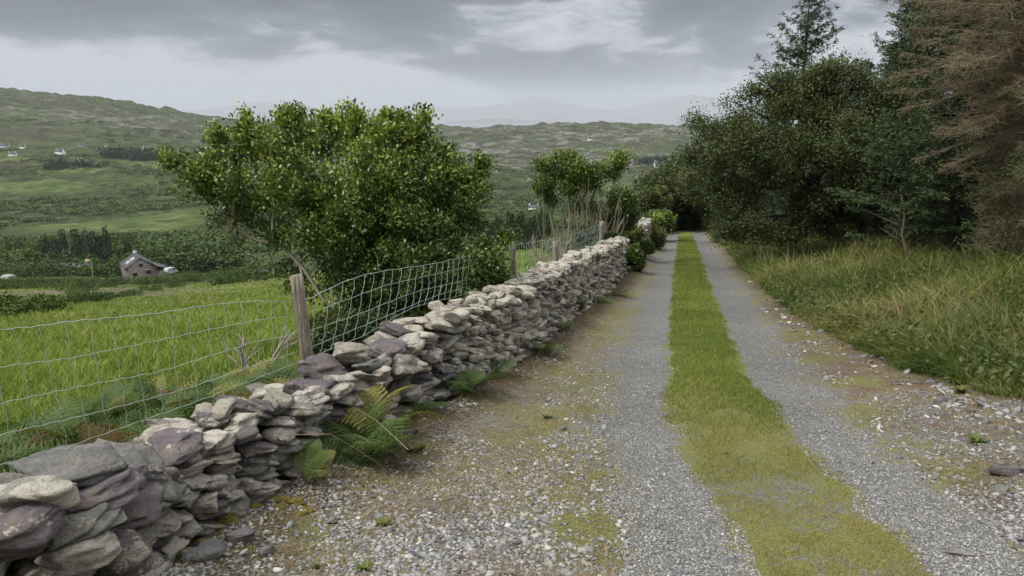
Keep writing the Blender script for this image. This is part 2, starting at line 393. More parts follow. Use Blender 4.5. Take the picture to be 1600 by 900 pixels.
def pebble_material():
    m, nt, b = material('gravel_chip'); t = nt.attr('rnd'); p = nt.pos()
    base = nt.ramp(t, [(0, (.09, .085, .082)), (.3, (.165, .16, .158)), (.55, (.23, .226, .222)), (.8, (.30, .298, .288)), (.93, (.34, .315, .27)), (1, (.46, .44, .40))])
    c = nt.mix(1.0, base, nt.ramp(nt.noise(p, 40, 4, .7), [(.3, (.65, .65, .65)), (.7, (1.25, 1.25, 1.25))]), 'MULTIPLY')
    nt.set(b.inputs['Base Color'], c); b.inputs['Roughness'].default_value = .75
    return m
M['pebble'] = pebble_material()
def blade_material(name, cols, rough=.6, trans=.3):
    m, nt, b = material(name); t = nt.attr('rnd'); p = nt.pos(); n = nt.noise(p, .8, 3)
    f = nt.math('ADD', nt.math('MULTIPLY', t, .65), nt.math('MULTIPLY', nt.ss(.3, .7, n), .35))
    c = nt.ramp(f, cols); nt.set(b.inputs['Base Color'], c); b.inputs['Roughness'].default_value = rough; b.inputs['Specular IOR Level'].default_value = .25
    tr = nt.node('ShaderNodeBsdfTranslucent'); nt.set(tr.inputs[0], c); mx = nt.node('ShaderNodeMixShader'); mx.inputs[0].default_value = trans
    nt.link(b.outputs[0], mx.inputs[1]); nt.link(tr.outputs[0], mx.inputs[2]); nt.link(mx.outputs[0], nt.n['Material Output'].inputs[0])
    return m
M['strip_blade'] = blade_material('strip_grass', [(0, (.06, .09, .015)), (.4, (.13, .18, .025)), (.72, (.20, .235, .04)), (1, (.36, .31, .12))])
M['near_blade'] = blade_material('yellowish_turf', [(0, (.09, .105, .02)), (.4, (.20, .195, .04)), (.7, (.31, .265, .08)), (1, (.40, .31, .16))])
M['field_blade'] = blade_material('field_grass', [(0, (.06, .09, .012)), (.4, (.15, .22, .027)), (.8, (.25, .31, .055)), (1, (.42, .39, .17))])
M['verge_blade'] = blade_material('verge_grass', [(0, (.028, .046, .010)), (.35, (.085, .12, .022)), (.62, (.16, .19, .04)), (.85, (.27, .24, .09)), (1, (.36, .28, .14))])
M['straw'] = blade_material('dead_straw', [(0, (.11, .07, .042)), (.5, (.25, .185, .11)), (1, (.45, .37, .25))])
M['holly'] = leafmat('holly_leaf', (.028, .056, .012), (.14, .205, .036), (.36, .43, .07), .36, .45, .2)
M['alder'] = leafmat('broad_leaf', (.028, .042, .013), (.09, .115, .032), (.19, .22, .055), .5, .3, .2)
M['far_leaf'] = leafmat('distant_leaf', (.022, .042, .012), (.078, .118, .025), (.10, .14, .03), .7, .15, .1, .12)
M['dark_leaf'] = leafmat('conifer_and_shade_leaf', (.012, .022, .010), (.036, .058, .022), None, .8, .1, .0, .1)  # conifer green; on the tunnel trees it paints shade into the leaves
M['bramble'] = leafmat('bramble_leaf', (.05, .075, .018), (.13, .15, .035), (.26, .22, .06), .5, .3, .25, 1.0)
M['needle'] = leafmat('spruce_needle', (.016, .03, .013), (.05, .078, .024), (.11, .15, .035), .5, .3, .1)
M['fern'] = leafmat('fern_frond', (.026, .06, .014), (.08, .14, .028), (.26, .22, .05), .55, .3, .3, 2.0)
M['rust_fern'] = leafmat('rusty_bracken', (.10, .055, .02), (.22, .12, .05), None, .7, .2, .3)
M['bark'] = simple('grey_bark', (.30, .265, .21), .9, .2, .45, 22)
M['stem_bark'] = simple('olive_bark', (.21, .185, .135), .9, .2, .4, 20)
M['dark_bark'] = simple('dark_bark', (.055, .045, .035), .9, .2, .45, 22)
M['twig'] = simple('dead_twig', (.205, .162, .108), .9, .15, .4, 3)
M['post'] = simple('weathered_wood', (.25, .215, .17), .9, .2, .4, 14)
M['wire'] = simple('galvanised_wire', (.46, .54, .50), .45, .5, .15, 5, .35)
M['moss'] = simple('moss', (.11, .085, .02), .95, .1, .6, 40)
M['white'] = simple('white_render', (.74, .74, .72), .8, .3, .06, 2)
M['pale'] = simple('pale_van', (.42, .43, .44), .5, .4, .1, 3)
M['slate'] = simple('slate_roof', (.09, .092, .10), .9, .1, .2, 1.5)
M['grey'] = simple('grey_render', (.36, .36, .36), .8, .3, .12, 2)
M['glass'] = simple('dark_glass', (.03, .03, .035), .2, .5, .1, 2)
M['sky_glass'] = simple('skylight_glass', (.62, .66, .7), .15, .6, .05, 2)
M['opening'] = simple('dark_opening', (.035, .02, .015), .8, .2, .2, 2)

# ------------------------------------------------------------------ GROUND: one polar sheet cut into its named areas
th_f = np.radians(np.linspace(-38, 38, 760)); th_l = np.radians(np.linspace(-180, -38, 110))[:-1]; th_r = np.radians(np.linspace(38, 180, 110))[1:]
TH = np.concatenate([th_l, th_f, th_r]); RR = np.exp(np.linspace(math.log(.5), math.log(4400), 860))
gx = RR[:, None] * np.sin(TH)[None]; gy = RR[:, None] * np.cos(TH)[None]
GX = gx.ravel(); GY = gy.ravel(); GZ = H(GX, GY)
lat = GX - Xc(GY); dl = Xw(GY) - GX
# patches of meadow, bare ground and rock, in plan
def blob(X, Y, c, rx, ry, soft=.35):
    q = np.sqrt(((X - c[0]) / rx) ** 2 + ((Y - c[1]) / ry) ** 2) + .25 * fbm(X / (rx * .5), Y / (ry * .5), 3, 77)
    return 1 - sstep(1 - soft, 1 + soft, q)
mead = np.zeros_like(GX)
for (px, py, wpx, ry) in [(40, 292, 85, 38), (190, 352, 130, 36), (255, 340, 70, 40), (130, 262, 40, 30), (560, 300, 60, 40), (1000, 292, 70, 50), (870, 300, 40, 30), (40, 440, 60, 14), (750, 296, 40, 30), (880, 330, 40, 20), (245, 256, 50, 30), (10, 250, 30, 30), (180, 388, 30, 12)]:
    c = hit(px, py); mead = np.maximum(mead, blob(GX, GY, c, wpx / FOC * c[1], ry))
rock = np.clip(sstep(600, 1150, GY) * (.35 + .9 * fbm(GX / 420, GY / 260, 3, 91) + .5), 0, 1.3)
rock = rock * (1 - .7 * sstep(-.28, -.34, GX / np.maximum(GY, 1)) * (GY < 1000))
bare = np.zeros_like(GX)
for (px, py, rx, ry) in [(120, 503, 3.6, .9), (30, 520, 2.4, .7), (-30, 478, 9, 6), (60, 466, 9, 6), (130, 462, 6, 5), (190, 488, 2.0, .5)]:
    c = hit(px, py); bare = np.maximum(bare, blob(GX, GY, c, rx * c[1] / 40 + .4, ry * c[1] / 25, .6))
nR, nT = gx.shape
i, j = np.meshgrid(np.arange(nR - 1), np.arange(nT - 1), indexing='ij'); o = (i * nT + j).ravel()
Q = np.stack([o, o + nT, o + nT + 1, o + 1], 1)
fx = GX[Q].mean(1); fy = GY[Q].mean(1); fl = lat[Q].mean(1); fd = dl[Q].mean(1)
cls = np.full(len(Q), 1)                                                # verge
cls[(np.abs(fl) < 1.12) & (fy < 60)] = 0                                # wheel tracks
cls[(np.abs(fl) < .40) & (fy < 60)] = 5                                 # middle strip
cls[(fd > .35)] = 2                                                     # field
cls[(fy > 150) | ((fd > .35) & (fy > 190))] = 3
cls[fy > 950] = 4
GV = np.stack([GX, GY, GZ], 1)
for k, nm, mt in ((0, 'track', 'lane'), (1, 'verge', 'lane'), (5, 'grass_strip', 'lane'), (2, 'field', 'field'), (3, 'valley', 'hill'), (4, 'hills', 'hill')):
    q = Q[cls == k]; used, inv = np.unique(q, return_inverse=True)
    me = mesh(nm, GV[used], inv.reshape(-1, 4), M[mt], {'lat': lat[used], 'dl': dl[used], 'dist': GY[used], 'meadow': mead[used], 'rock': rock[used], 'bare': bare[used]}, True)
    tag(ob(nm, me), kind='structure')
# centre disc under the camera
V = np.concatenate([[[0, 0, h1(0, 0)]], GV[:nT]]); F = A([[0, k + 1, k + 2] for k in range(nT - 1)])[:, ::-1]
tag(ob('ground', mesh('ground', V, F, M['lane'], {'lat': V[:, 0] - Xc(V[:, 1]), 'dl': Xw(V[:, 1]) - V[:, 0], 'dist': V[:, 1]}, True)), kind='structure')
# sea
m, nt, b = material('sea'); b.inputs['Base Color'].default_value = (.16, .19, .22, 1); b.inputs['Roughness'].default_value = .22
nt.link(nt.bump(nt.noise(nt.pos(), .02, 4), 3.0, .5), b.inputs['Normal'])
SEA = -74.
tag(ob('sea', mesh('sea', A([[-40000, 1500, SEA], [40000, 1500, SEA], [40000, 25000, SEA], [-40000, 25000, SEA]], float), A([[0, 1, 2, 3]]), m)), kind='structure')
M['mtn'] = simple('far_mountain', (.13, .135, .13), .95, .1, .3, .002)
def range_(name, D, pts, depth, seed):
    """a mountain range across the bay with its own depth"""
    px = A([p[0] for p in pts], float); py = A([p[1] for p in pts], float)
    xs = np.linspace(px[0], px[-1], 260); top = np.interp(xs, px, py)
    zt = EYE - D * np.tan(PITCH + np.arctan((top - 450) / FOC)); X = (xs - 800) / FOC * D
    prof = np.concatenate([np.linspace(0, 1, 14), np.linspace(1, 0, 14)[1:]]); dy = np.concatenate([np.linspace(-depth, 0, 14), np.linspace(0, depth, 14)[1:]])
    XX = np.repeat(X[None], 27, 0); YY = D + np.repeat(dy[:, None], 260, 1)
    hgt = (zt - SEA)[None] * (prof[:, None] ** .8)
    hgt = hgt * (1 + .18 * fbm(XX / (depth * .5), YY / (depth * .4), 4, seed) * (1 - prof[:, None])) + .05 * (zt - SEA)[None] * fbm(XX / (D * .02), YY / (D * .02), 3, seed + 3)
    ZZ = SEA + hgt - 3
    i, j = np.meshgrid(np.arange(26), np.arange(259), indexing='ij'); o = (i * 260 + j).ravel()
    return tag(ob(name, mesh(name, np.stack([XX.ravel(), YY.ravel(), ZZ.ravel()], 1), np.stack([o, o + 1, o + 261, o + 260], 1), M['mtn'], None, True)), kind='structure')
range_('mountains', 21000, [(-500, 186), (-200, 170), (100, 176), (320, 172), (420, 158), (500, 172), (600, 175), (660, 170), (760, 166), (800, 160), (835, 150), (870, 158), (910, 167), (960, 172), (1000, 163), (1040, 152), (1080, 148), (1130, 160), (1300, 150), (1500, 165), (1900, 180), (2300, 190)], 2600, 3)
range_('island', 13000, [(690, 192), (720, 188.5), (760, 185.5), (800, 186), (850, 189), (880, 192)], 500, 9)
range_('mountains', 17500, [(-400, 190), (0, 184), (330, 182), (420, 180), (520, 184), (640, 190)], 1200, 14)

# ------------------------------------------------------------------ haze
hz = bpy.data.materials.new('haze'); hz.use_nodes = True; hn = hz.node_tree
for n in list(hn.nodes):
    if n.type == 'BSDF_PRINCIPLED': hn.nodes.remove(n)
pv = hn.nodes.new('ShaderNodeVolumePrincipled'); pv.inputs['Color'].default_value = (.86, .91, .98, 1); pv.inputs['Density'].default_value = 0.8e-4
pv.inputs['Anisotropy'].default_value = 0.0
hn.links.new(pv.outputs[0], [n for n in hn.nodes if n.type == 'OUTPUT_MATERIAL'][0].inputs['Volume'])
V, F = box(-42000, 42000, -4600, 26000, min(SEA, GZ.min()) - 5, 740)
tag(ob('haze', mesh('haze', V, F, hz)), kind='stuff')

# ------------------------------------------------------------------ stones
def ico(sub):
    t = (1 + 5 ** .5) / 2
    V = [(-1, t, 0), (1, t, 0), (-1, -t, 0), (1, -t, 0), (0, -1, t), (0, 1, t), (0, -1, -t), (0, 1, -t), (t, 0, -1), (t, 0, 1), (-t, 0, -1), (-t, 0, 1)]
    F = [(0, 11, 5), (0, 5, 1), (0, 1, 7), (0, 7, 10), (0, 10, 11), (1, 5, 9), (5, 11, 4), (11, 10, 2), (10, 7, 6), (7, 1, 8), (3, 9, 4), (3, 4, 2), (3, 2, 6), (3, 6, 8), (3, 8, 9), (4, 9, 5), (2, 4, 11), (6, 2, 10), (8, 6, 7), (9, 8, 1)]
    V = [norm(A(v, float)) for v in V]
    for _ in range(sub):
        c = {}; F2 = []
        def mid(a, b):
            k = (min(a, b), max(a, b))
            if k not in c: c[k] = len(V); V.append(norm(V[a] + V[b]))
            return c[k]
        for a, b_, d in F:
            x, y, z = mid(a, b_), mid(b_, d), mid(d, a); F2 += [(a, x, z), (b_, y, x), (d, z, y), (x, y, z)]
        F = F2
    return A(V), A(F)
ICO = {k: ico(k) for k in (0, 1, 2, 3)}
def rock(l, w, h, sub=2, boxy=.55, cuts=7, rough=.05, strata=.06, rg=R):
    V, F = ICO[sub]; e = boxy
    P = np.sign(V) * np.abs(V) ** e; P = P / np.abs(P).max(0)
    for _ in range(cuts):
        n = norm(rg.normal(size=3) * A([1, 1, .6])); d = rg.uniform(.52, .92); k = np.maximum(P @ n - d, 0); P = P - k[:, None] * n * .95
    for _ in range(5):
        k = rg.normal(size=3) * rg.uniform(2, 5.5); P = P + V * (rough * np.sin(P @ k + rg.uniform(0, 6.3)))[:, None]
    if rough < .1:
        for _ in range(5):
            k = rg.normal(size=3) * A([7, 7, 13]); P = P + V * (.016 * np.sin(P @ k + rg.uniform(0, 6.3)))[:, None]
    zz = P[:, 2] * rg.uniform(3, 6) + .8 * P[:, 0] * rg.normal() * .5 + rg.uniform(0, 6)
    s = 1 + strata * np.sign(np.sin(zz * 2.2)) * np.abs(np.sin(zz * 2.2)) ** .4
    P[:, :2] *= s[:, None]
    if sub >= 3: P = P + V * (R.normal(size=(len(V), 1)) * .008)
    return P * A([l / 2, w / 2, h / 2]), F
def frame(Y):
    """along, outward, up of the wall at Y"""
    t = norm(A([float(Xw(Y + .3) - Xw(Y - .3)), .6, -.06])); n = norm(A([t[1], -t[0], 0])); return t, n, np.cross(n, t) * 1.0
def euler_mat(a, b, c):
    ca, sa, cb, sb, cc, sc = math.cos(a), math.sin(a), math.cos(b), math.sin(b), math.cos(c), math.sin(c)
    return A([[1, 0, 0], [0, ca, -sa], [0, sa, ca]]) @ A([[cb, 0, sb], [0, 1, 0], [-sb, 0, cb]]) @ A([[cc, -sc, 0], [sc, cc, 0], [0, 0, 1]])
def wall_h(Y): return np.interp(Y, [1, 3.2, 4.2, 5.0, 5.5, 6.2, 7.5, 9, 11, 14, 20], [.52, .50, .50, .50, .58, .68, .74, .76, .78, .80, .78])
def base_pt(Y, off=0., z=0.):
    t, n, u = frame(Y); x = float(Xw(Y)); p = A([x, Y, 0]) - n * off; p[2] = -.1 * p[1] + z - .03; return p
stones = []   # (centre, rotation, l,w,h,tone,lichen)
up = A([0, 0, 1.])
def put(Y, off, z, l, w, h, tone, lic, tilt=0., pitch=0., yaw=0.):
    t, n, _ = frame(Y); u = np.cross(t, -n); u = u if u[2] > 0 else -u
    B = np.stack([t, n, u], 1); Rm = B @ euler_mat(pitch, tilt, yaw)
    stones.append((base_pt(Y, off, z), Rm, l, w, h, tone, lic))
def rtone(Y):
    r = R.random()
    if Y < 6.3: return (R.uniform(.0, .35) if r < .25 else R.uniform(.4, .7) if r < .65 else R.uniform(.72, 1)), (R.uniform(.2, .7) if R.random() < .5 else R.uniform(.8, 1.4))
    return (R.uniform(0, .3) if r < .10 else R.uniform(.4, .75) if r < .45 else R.uniform(.72, 1)), R.uniform(.7, 1.4)
def courses(off0, sgn, n_scale=1.0, back=False):
    z = -.02
    k = 0
    while z < 1.0:
        ch = R.uniform(.055, .088)
        Y = 1.6 + R.uniform(0, .2)
        while Y < WALL_END:
            far = sstep(5.6, 7.5, Y); hh = float(wall_h(Y)) + .03 * math.sin(Y * 3)
            l = (R.uniform(.13, .36) * (1 - far) + R.uniform(.09, .22) * far) * n_scale
            if z < hh - .05:
                h = ch * R.uniform(.95, 1.5); w = R.uniform(.2, .32)
                tn, lc = rtone(Y)
                o = off0 + sgn * (.10 + z * .17) + R.uniform(-.045, .045)
                put(Y + l / 2, o, z + h / 2 + R.uniform(-.012, .012), l * 1.02, w, h * 1.04, tn, lc, tilt=R.normal() * .2 - .05, pitch=R.normal() * .16, yaw=R.normal() * .25)
            Y += l * .93
        z += ch * .93
courses(0.0, 1)
courses(.62, -1, 1.5, True)
# top: loose cap stones over the width
Y = 1.6
while Y < WALL_END:
    far = float(sstep(5.6, 7.5, Y)); hh = float(wall_h(Y)) + .03 * math.sin(Y * 3)
    for off in (.16, .33, .50):
        if R.random() < .93:
            l = R.uniform(.18, .36) * (1 - far) + R.uniform(.13, .27) * far; w = l * R.uniform(.6, .95); h = R.uniform(.06, .12)
            tn, lc = rtone(Y); put(Y + R.uniform(0, .1), off, hh - .03 + R.uniform(-.03, .05), l, w, h, tn, lc, tilt=R.normal() * .2, pitch=R.normal() * .2, yaw=R.uniform(-1.2, 1.2))
    Y += R.uniform(.13, .2) * (1 + .3 * (1 - far))
# fill between the faces
Y = 1.6
while Y < WALL_END:
    hh = float(wall_h(Y))
    for z in np.arange(.05, hh - .1, .13):
        put(Y, .34, z, .34, .30, .2, .0, .0)
    Y += .26
# the big slabs one notices
def slab(px, py, off, l, w, h, tone, lic, tilt=0., pitch=0., yaw=0.):
    Yt = np.linspace(1.5, WALL_END, 400); pr = A([project(base_pt(y, off, float(wall_h(y))))[0] for y in Yt]); Yh = float(np.interp(px, pr, Yt))
    g = at(px, py, base_pt(Yh, off)[1]); t, n, _ = frame(Yh); u = np.cross(t, -n)
    u = u if u[2] > 0 else -u
    B = np.stack([t, n, u], 1); stones.append((g, B @ euler_mat(pitch, tilt, yaw), l, w, h, tone, lic))
slab(120, 722, .25, .50, .40, .12, .42, .15, .02, -.25, .15)
slab(215, 738, .20, .44, .46, .15, .44, .1, .06, -.35, -.2)
slab(150, 772, .06, .46, .3, .10, .08, .1, -.10, 0, .1)
slab(60, 770, .08, .34, .3, .14, .7, 1.1, 0, 0, 0)
slab(40, 820, .02, .46, .3, .17, .15, .6, -.2, 0, 0)
slab(205, 800, .02, .44, .28, .10, .1, .2, -.22, 0, 0)
slab(130, 815, .01, .42, .28, .11, .55, .6, -.28, 0, 0)
slab(120, 855, -.02, .40, .28, .14, .75, 1.15, -.12, 0, 0)
slab(195, 865, -.05, .24, .28, .22, .2, .9, .1, 0, 0)
slab(268, 695, .22, .36, .3, .09, .15, .5, -.15, 0, .1)
slab(375, 640, .3, .25, .26, .13, .12, .2, .25, -.2, .4)
slab(345, 645, .3, .22, .16, .07, .8, .2, -.45, 0, .1)
slab(500, 574, .3, .46, .42, .17, .06, .05, .0, -.25, .1)
slab(495, 607, .18, .34, .3, .09, .12, .2, -.08, 0, 0)
slab(545, 551, .3, .30, .26, .13, .78, .5, .0, -.2, .2)
slab(610, 545, .22, .50, .36, .12, .2, .15, -.05, -.3, 0)
slab(628, 520, .4, .38, .34, .10, .04, .1, .12, -.2, 0)
slab(625, 575, .08, .30, .3, .22, .66, .9, .1, 0, 0)
slab(430, 625, .2, .28, .24, .12, .72, .5, -.1, 0, 0)
slab(465, 640, .1, .30, .26, .13, .55, .6, .1, 0, 0)
# centre line distance ordering: the hundred largest in view become parts
wall = empty('stone_wall', base_pt(5.0)); tag(wall, 'dry stone wall of grey, purple and lichen white stones running beside the gravel lane', 'stone wall')
w0 = A(wall.location)
def size_in_view(s):
    c = s[0]; px, py = project(c)
    if not (-40 < px < 1640 and -60 < py < 940): return 0
    vis = 1.0 if True else 0
    t, n, _ = frame(c[1]); off = (float(Xw(c[1])) - c[0]); z = c[2] + .1 * c[1]
    inside = off > .28 and z < wall_h(c[1]) - .1
    return 0 if inside else (s[2] * s[4]) / (c[1] ** 2) 
order = sorted(range(len(stones)), key=lambda k: -size_in_view(stones[k])); top = set(order[:100])
acc = Acc()
for k, (c, Rm, l, w, h, tn, lc) in enumerate(stones):
    if k in top:
        V, F = rock(l, w, h, 3, R.uniform(.55, .85), 11, .03, .05); me = mesh('stone', V @ Rm.T, F, M['stone'], {'tone': np.full(len(V), tn), 'lichen': np.full(len(V), lc)}, False)
        o = ob('stone', me, wall, c - w0)
    else:
        sub = 2 if (c[1] < 12 and size_in_view((c, Rm, l, w, h)) > 0) else 1
        V, F = rock(l, w, h, sub, R.uniform(.5, .8), 9); acc.add(V @ Rm.T + c - w0, F, tone=tn, lichen=lc)
rest = ob('stone', acc.mesh('stones', M['stone']), wall); rest['kind'] = 'stuff'
print('stones', len(stones))

# far fragment of the wall coming out of the ivy
acc = Acc(); cfrag = at(1002, 372, 27.); g0 = A([cfrag[0], 27., h1(cfrag[0], 27.)])
for z in np.arange(0, .95, .11):
    for s in np.arange(-1.1, 1.1, .2):
        for off in (0, .25):
            V, F = rock(R.uniform(.2, .3), .3, .15, 1); acc.add(V @ euler_mat(0, R.normal() * .1, 0).T + A([s * .25 + off * .7, s, z + .05]), F, tone=rtone(9)[0], lichen=R.uniform(.6, 1.2))
tag(ob('stone_wall', acc.mesh('wall_fragment', M['stone']), None, g0), 'short far stretch of pale stone wall poking out of the ivy and brambles', 'stone wall')

# loose stones at the sides of the lane
def loose(px, py, l, w, h, tone, label, yaw=0):
    p = on_plane(px, py); V, F = rock(l, w, h, 2, .6, 9); V = V @ euler_mat(R.normal() * .08, R.normal() * .08, yaw).T
    me = mesh('loose_stone', V, F, M['stone'], {'tone': np.full(len(V), tone), 'lichen': np.full(len(V), .3)})
    return tag(ob('loose_stone', me, None, (p[0], p[1], h1(p[0], p[1]) + h * .28)), label, 'stone')
loose(640, 690, .14, .10, .05, .15, 'flat purple slate lying by the ferns at the foot of the wall', .3)
loose(382, 862, .15, .11, .08, .12, 'purple block of slate on the gravel just off the wall foot')
loose(318, 888, .20, .16, .07, .42, 'grey flat stone at the wall foot at the bottom edge', .4)
loose(420, 868, .09, .07, .05, .3, 'small grey stone right of the purple slate block on the gravel', .8)
loose(515, 810, .10, .07, .03, .55, 'pale blue grey flake of slate on the mossy verge', .6)
loose(425, 762, .15, .08, .05, .4, 'dark grey slate fallen beside the wall near the lowest fern', -.4)
loose(1578, 747, .26, .13, .06, .12, 'long dark purple slab lying at the right edge of the lane', -.1)
loose(1560, 772, .13, .10, .05, .5, 'pale grey stone below the dark slab at the right edge', .2)
loose(1500, 860, .13, .05, .03, .6, 'narrow light grey shard on the right wheel track', -.5)
loose(1470, 640, .14, .09, .06, .3, 'grey stone in the dead needles near the tall grass', .5)
loose(1400, 605, .13, .09, .05, .45, 'blue grey stone on the stony margin under the tall grass', .1)

# ------------------------------------------------------------------ gravel and other loose stuff on the lane
def scatter_lane(n, ymin, ymax, power=1.6):
    u = R.random(n); Y = (ymin ** (1 - power) + u * (ymax ** (1 - power) - ymin ** (1 - power))) ** (1 / (1 - power))
    return Y
def pebbles(n, ymin, ymax, s0, s1, latf, name, label, power=1.9, sub=0):
    Y = scatter_lane(n * 2, ymin, ymax, power); px = R.uniform(-100, 1700, n * 2); X = (px - 800) / FOC * Y * 1.02
    la = X - Xc(Y); d = Xw(Y) - X; k = latf(X, Y, la, d); X, Y = X[k][:n], Y[k][:n]; n = len(X); Z = H(X, Y)
    B, F = ICO[0]; s = R.uniform(s0, s1, n) * np.where(R.random(n) < .06, 1.8, 1)
    dim = np.stack([s * R.uniform(.8, 1.4, n), s * R.uniform(.6, 1.0, n), s * R.uniform(.25, .5, n)], 1) * .5
    a = R.uniform(0, 6.28, n); ca, sa = np.cos(a), np.sin(a)
    P = B[None] * dim[:, None] * (1 + R.normal(size=(n, 12, 1)) * .22)
    P = np.stack([P[..., 0] * ca[:, None] - P[..., 1] * sa[:, None], P[..., 0] * sa[:, None] + P[..., 1] * ca[:, None], P[..., 2] + P[..., 0] * R.normal(size=(n, 1)) * .3], 2)
    P = P + np.stack([X, Y, Z + dim[:, 2] * .4], 1)[:, None]
    Fa = (F[None] + (np.arange(n) * 12)[:, None, None]).reshape(-1, 3)
    me = mesh(name, P.reshape(-1, 3), Fa, M['pebble'], {'rnd': np.repeat(R.random(n), 12)})
    return tag(ob(name, me), label, 'gravel', kind='stuff')
def rutf(X, Y, la, d):
    a = np.abs(la) + .12 * fbm(X * 2.5, Y * 2.5, 2, 8); return (np.abs(a - .69) < .29) & (d < 0)
def sidef(X, Y, la, d):
    nz = fbm(X * 2.6, Y * 2.6, 3, 12) + .22 * R.normal(size=len(X)) + .40 * sstep(5.6, 3.8, Y - .5 * (X < .3)) - .12
    return (d < -.05) & (np.abs(la) > .95) & (la < 2.6 + 1.2 * (Y < 7)) & (nz > .05)
def marginf(X, Y, la, d):
    c = np.interp(Y, [4, 6, 9, 12, 20], [2.3, 2.0, 1.55, 1.25, 1.15]); return (np.abs(la - c + .12 * fbm(X * 2, Y * 2, 2, 4)) < .2)
pebbles(90000, 2.8, 12, .006, .015, rutf, 'gravel', 'fine grey gravel in the two wheel tracks of the lane')
pebbles(40000, 2.8, 10, .010, .032, sidef, 'gravel', 'coarser slate gravel on the open ground beside the wheel tracks')
pebbles(5000, 4, 22, .03, .08, marginf, 'gravel', 'broken slate along the right margin under the tall grass', 1.3)

def blades(X, Y, Z, L, W, lean, seg=2, rnd=None, droop=.5, direc=None):
    n = len(X); a = R.uniform(0, 6.28, n) if direc is None else direc; hd = np.stack([np.cos(a), np.sin(a), np.zeros(n)], 1)
    sd = np.stack([-np.sin(a), np.cos(a), np.zeros(n)], 1); yaw = R.uniform(0, 3.14, n); sd = norm(sd * np.cos(yaw)[:, None] + hd * np.sin(yaw)[:, None])
    B = np.stack([X, Y, Z], 1); V = []
    for k in range(seg + 1):
        t = k / seg; c = B + up * (L * t * (1 - droop * lean * t))[:, None] + hd * (L * lean * t ** 1.6)[:, None]
        w = W * (1 - t) ** .6 * .5
        if k < seg: V += [c - sd * w[:, None], c + sd * w[:, None]]
        else: V += [c]
    m = 2 * seg + 1; V = np.stack(V, 1).reshape(-1, 3); o = (np.arange(n) * m)[:, None]
    Fq = [o + A([[2 * k, 2 * k + 1, 2 * k + 3, 2 * k + 2]]) for k in range(seg - 1)]; Ft = o + A([[2 * seg - 2, 2 * seg - 1, 2 * seg]])
    return V, (np.concatenate(Fq) if Fq else None), Ft, np.repeat(rnd if rnd is not None else R.random(n), m)
def grass(name, mat, X, Y, L, W, lean, seg, label, cat='grass', droop=.5, direc=None, rnd=None, dz=-.004):
    Z = H(X, Y) + dz; V, Fq, Ft, at_ = blades(X, Y, Z, L, W, lean, seg, rnd, droop, direc)
    me = mesh(name, V, [f for f in (Fq, Ft) if f is not None], mat, {'rnd': at_}); return tag(ob(name, me), label, cat, kind='stuff')
# centre strip
n = 170000; Y = scatter_lane(n, 3.0, 40, 1.4); la = R.uniform(-.52, .52, n)
ed = np.abs(la) + .09 * fbm((la + Y * .21) * 3, Y * 3, 3, 6) * (1 + .9 * (Y < 8)) + np.abs(R.normal(size=n)) * .045 ; dens = fbm(la * 3 + 5, Y * 3, 3, 15)
k = (ed < .395 + .06 * (Y < 7)) & ((Y > 6.8) | (dens + .18 * R.normal(size=n) + .35 * fbm(la * 12, Y * 12, 2, 61) > -.05 - .13 * (Y - 4))); Y, la = Y[k], la[k]; X = Xc(Y) + la; farb = Y > 6.3 + R.normal(size=len(Y)) * .8
n_ = farb.sum(); grass('short_grass', M['strip_blade'], X[farb], Y[farb], R.uniform(.018, .05, n_), .004 + .0005 * Y[farb], R.uniform(.2, .9, n_), 1, 'close mown green grass of the middle strip between the wheel tracks')
n_ = (~farb).sum(); grass('short_grass', M['near_blade'], X[~farb], Y[~farb], R.uniform(.010, .030, n_), .0035 + .0003 * Y[~farb], R.uniform(.3, 1.2, n_), 1, 'sparse yellowish turf where the middle strip breaks up in the foreground')
# tufts and straw in the verges
n = 260000; Y = scatter_lane(n, 3.0, 30, 1.6); X = (R.uniform(0, 1650, n) - 800) / FOC * Y; la = X - Xc(Y); d = Xw(Y) - X
dens = fbm(X * 1.7 + 9, Y * 1.7, 4, 33, .65); k = (np.abs(la) > .98) & (d < -.05) & (la < 3.2) & (dens + .2 * R.normal(size=n) > .02 + .10 * (Y < 4.4) + .1 * (la > 0)); Xa, Ya = X[k], Y[k]; n_ = len(Xa)
grass('low_weeds', M['near_blade'], Xa, Ya, R.uniform(.012, .042, n_), .004 + .00045 * Ya, R.uniform(.5, 1.6, n_), 1, 'low moss and grass tufts scattered over the gravel verges', 'weeds')
n = 110000; Y = scatter_lane(n, 3.2, 26, 1.6); X = (R.uniform(200, 1650, n) - 800) / FOC * Y; la = X - Xc(Y); d = Xw(Y) - X
dens = fbm(X * 1.3 - 4, Y * 1.3, 4, 44, .6) + .35 * np.exp(-((d + .5) / .4) ** 2) + .2 * (la > 1.2); k = (np.abs(la) > 1.05) & (d < -.02) & (la < 3.4) & (dens + .15 * R.normal(size=n) > .08); Xa, Ya = X[k], Y[k]; n_ = len(Xa)
grass('straw_litter', M['straw'], Xa, Ya, R.uniform(.04, .14, n_), .0035 + .0004 * Ya, R.uniform(2.2, 5, n_) * .3, 1, 'brown straw and dead needles littering both sides of the lane', 'litter', droop=.9, dz=.004)
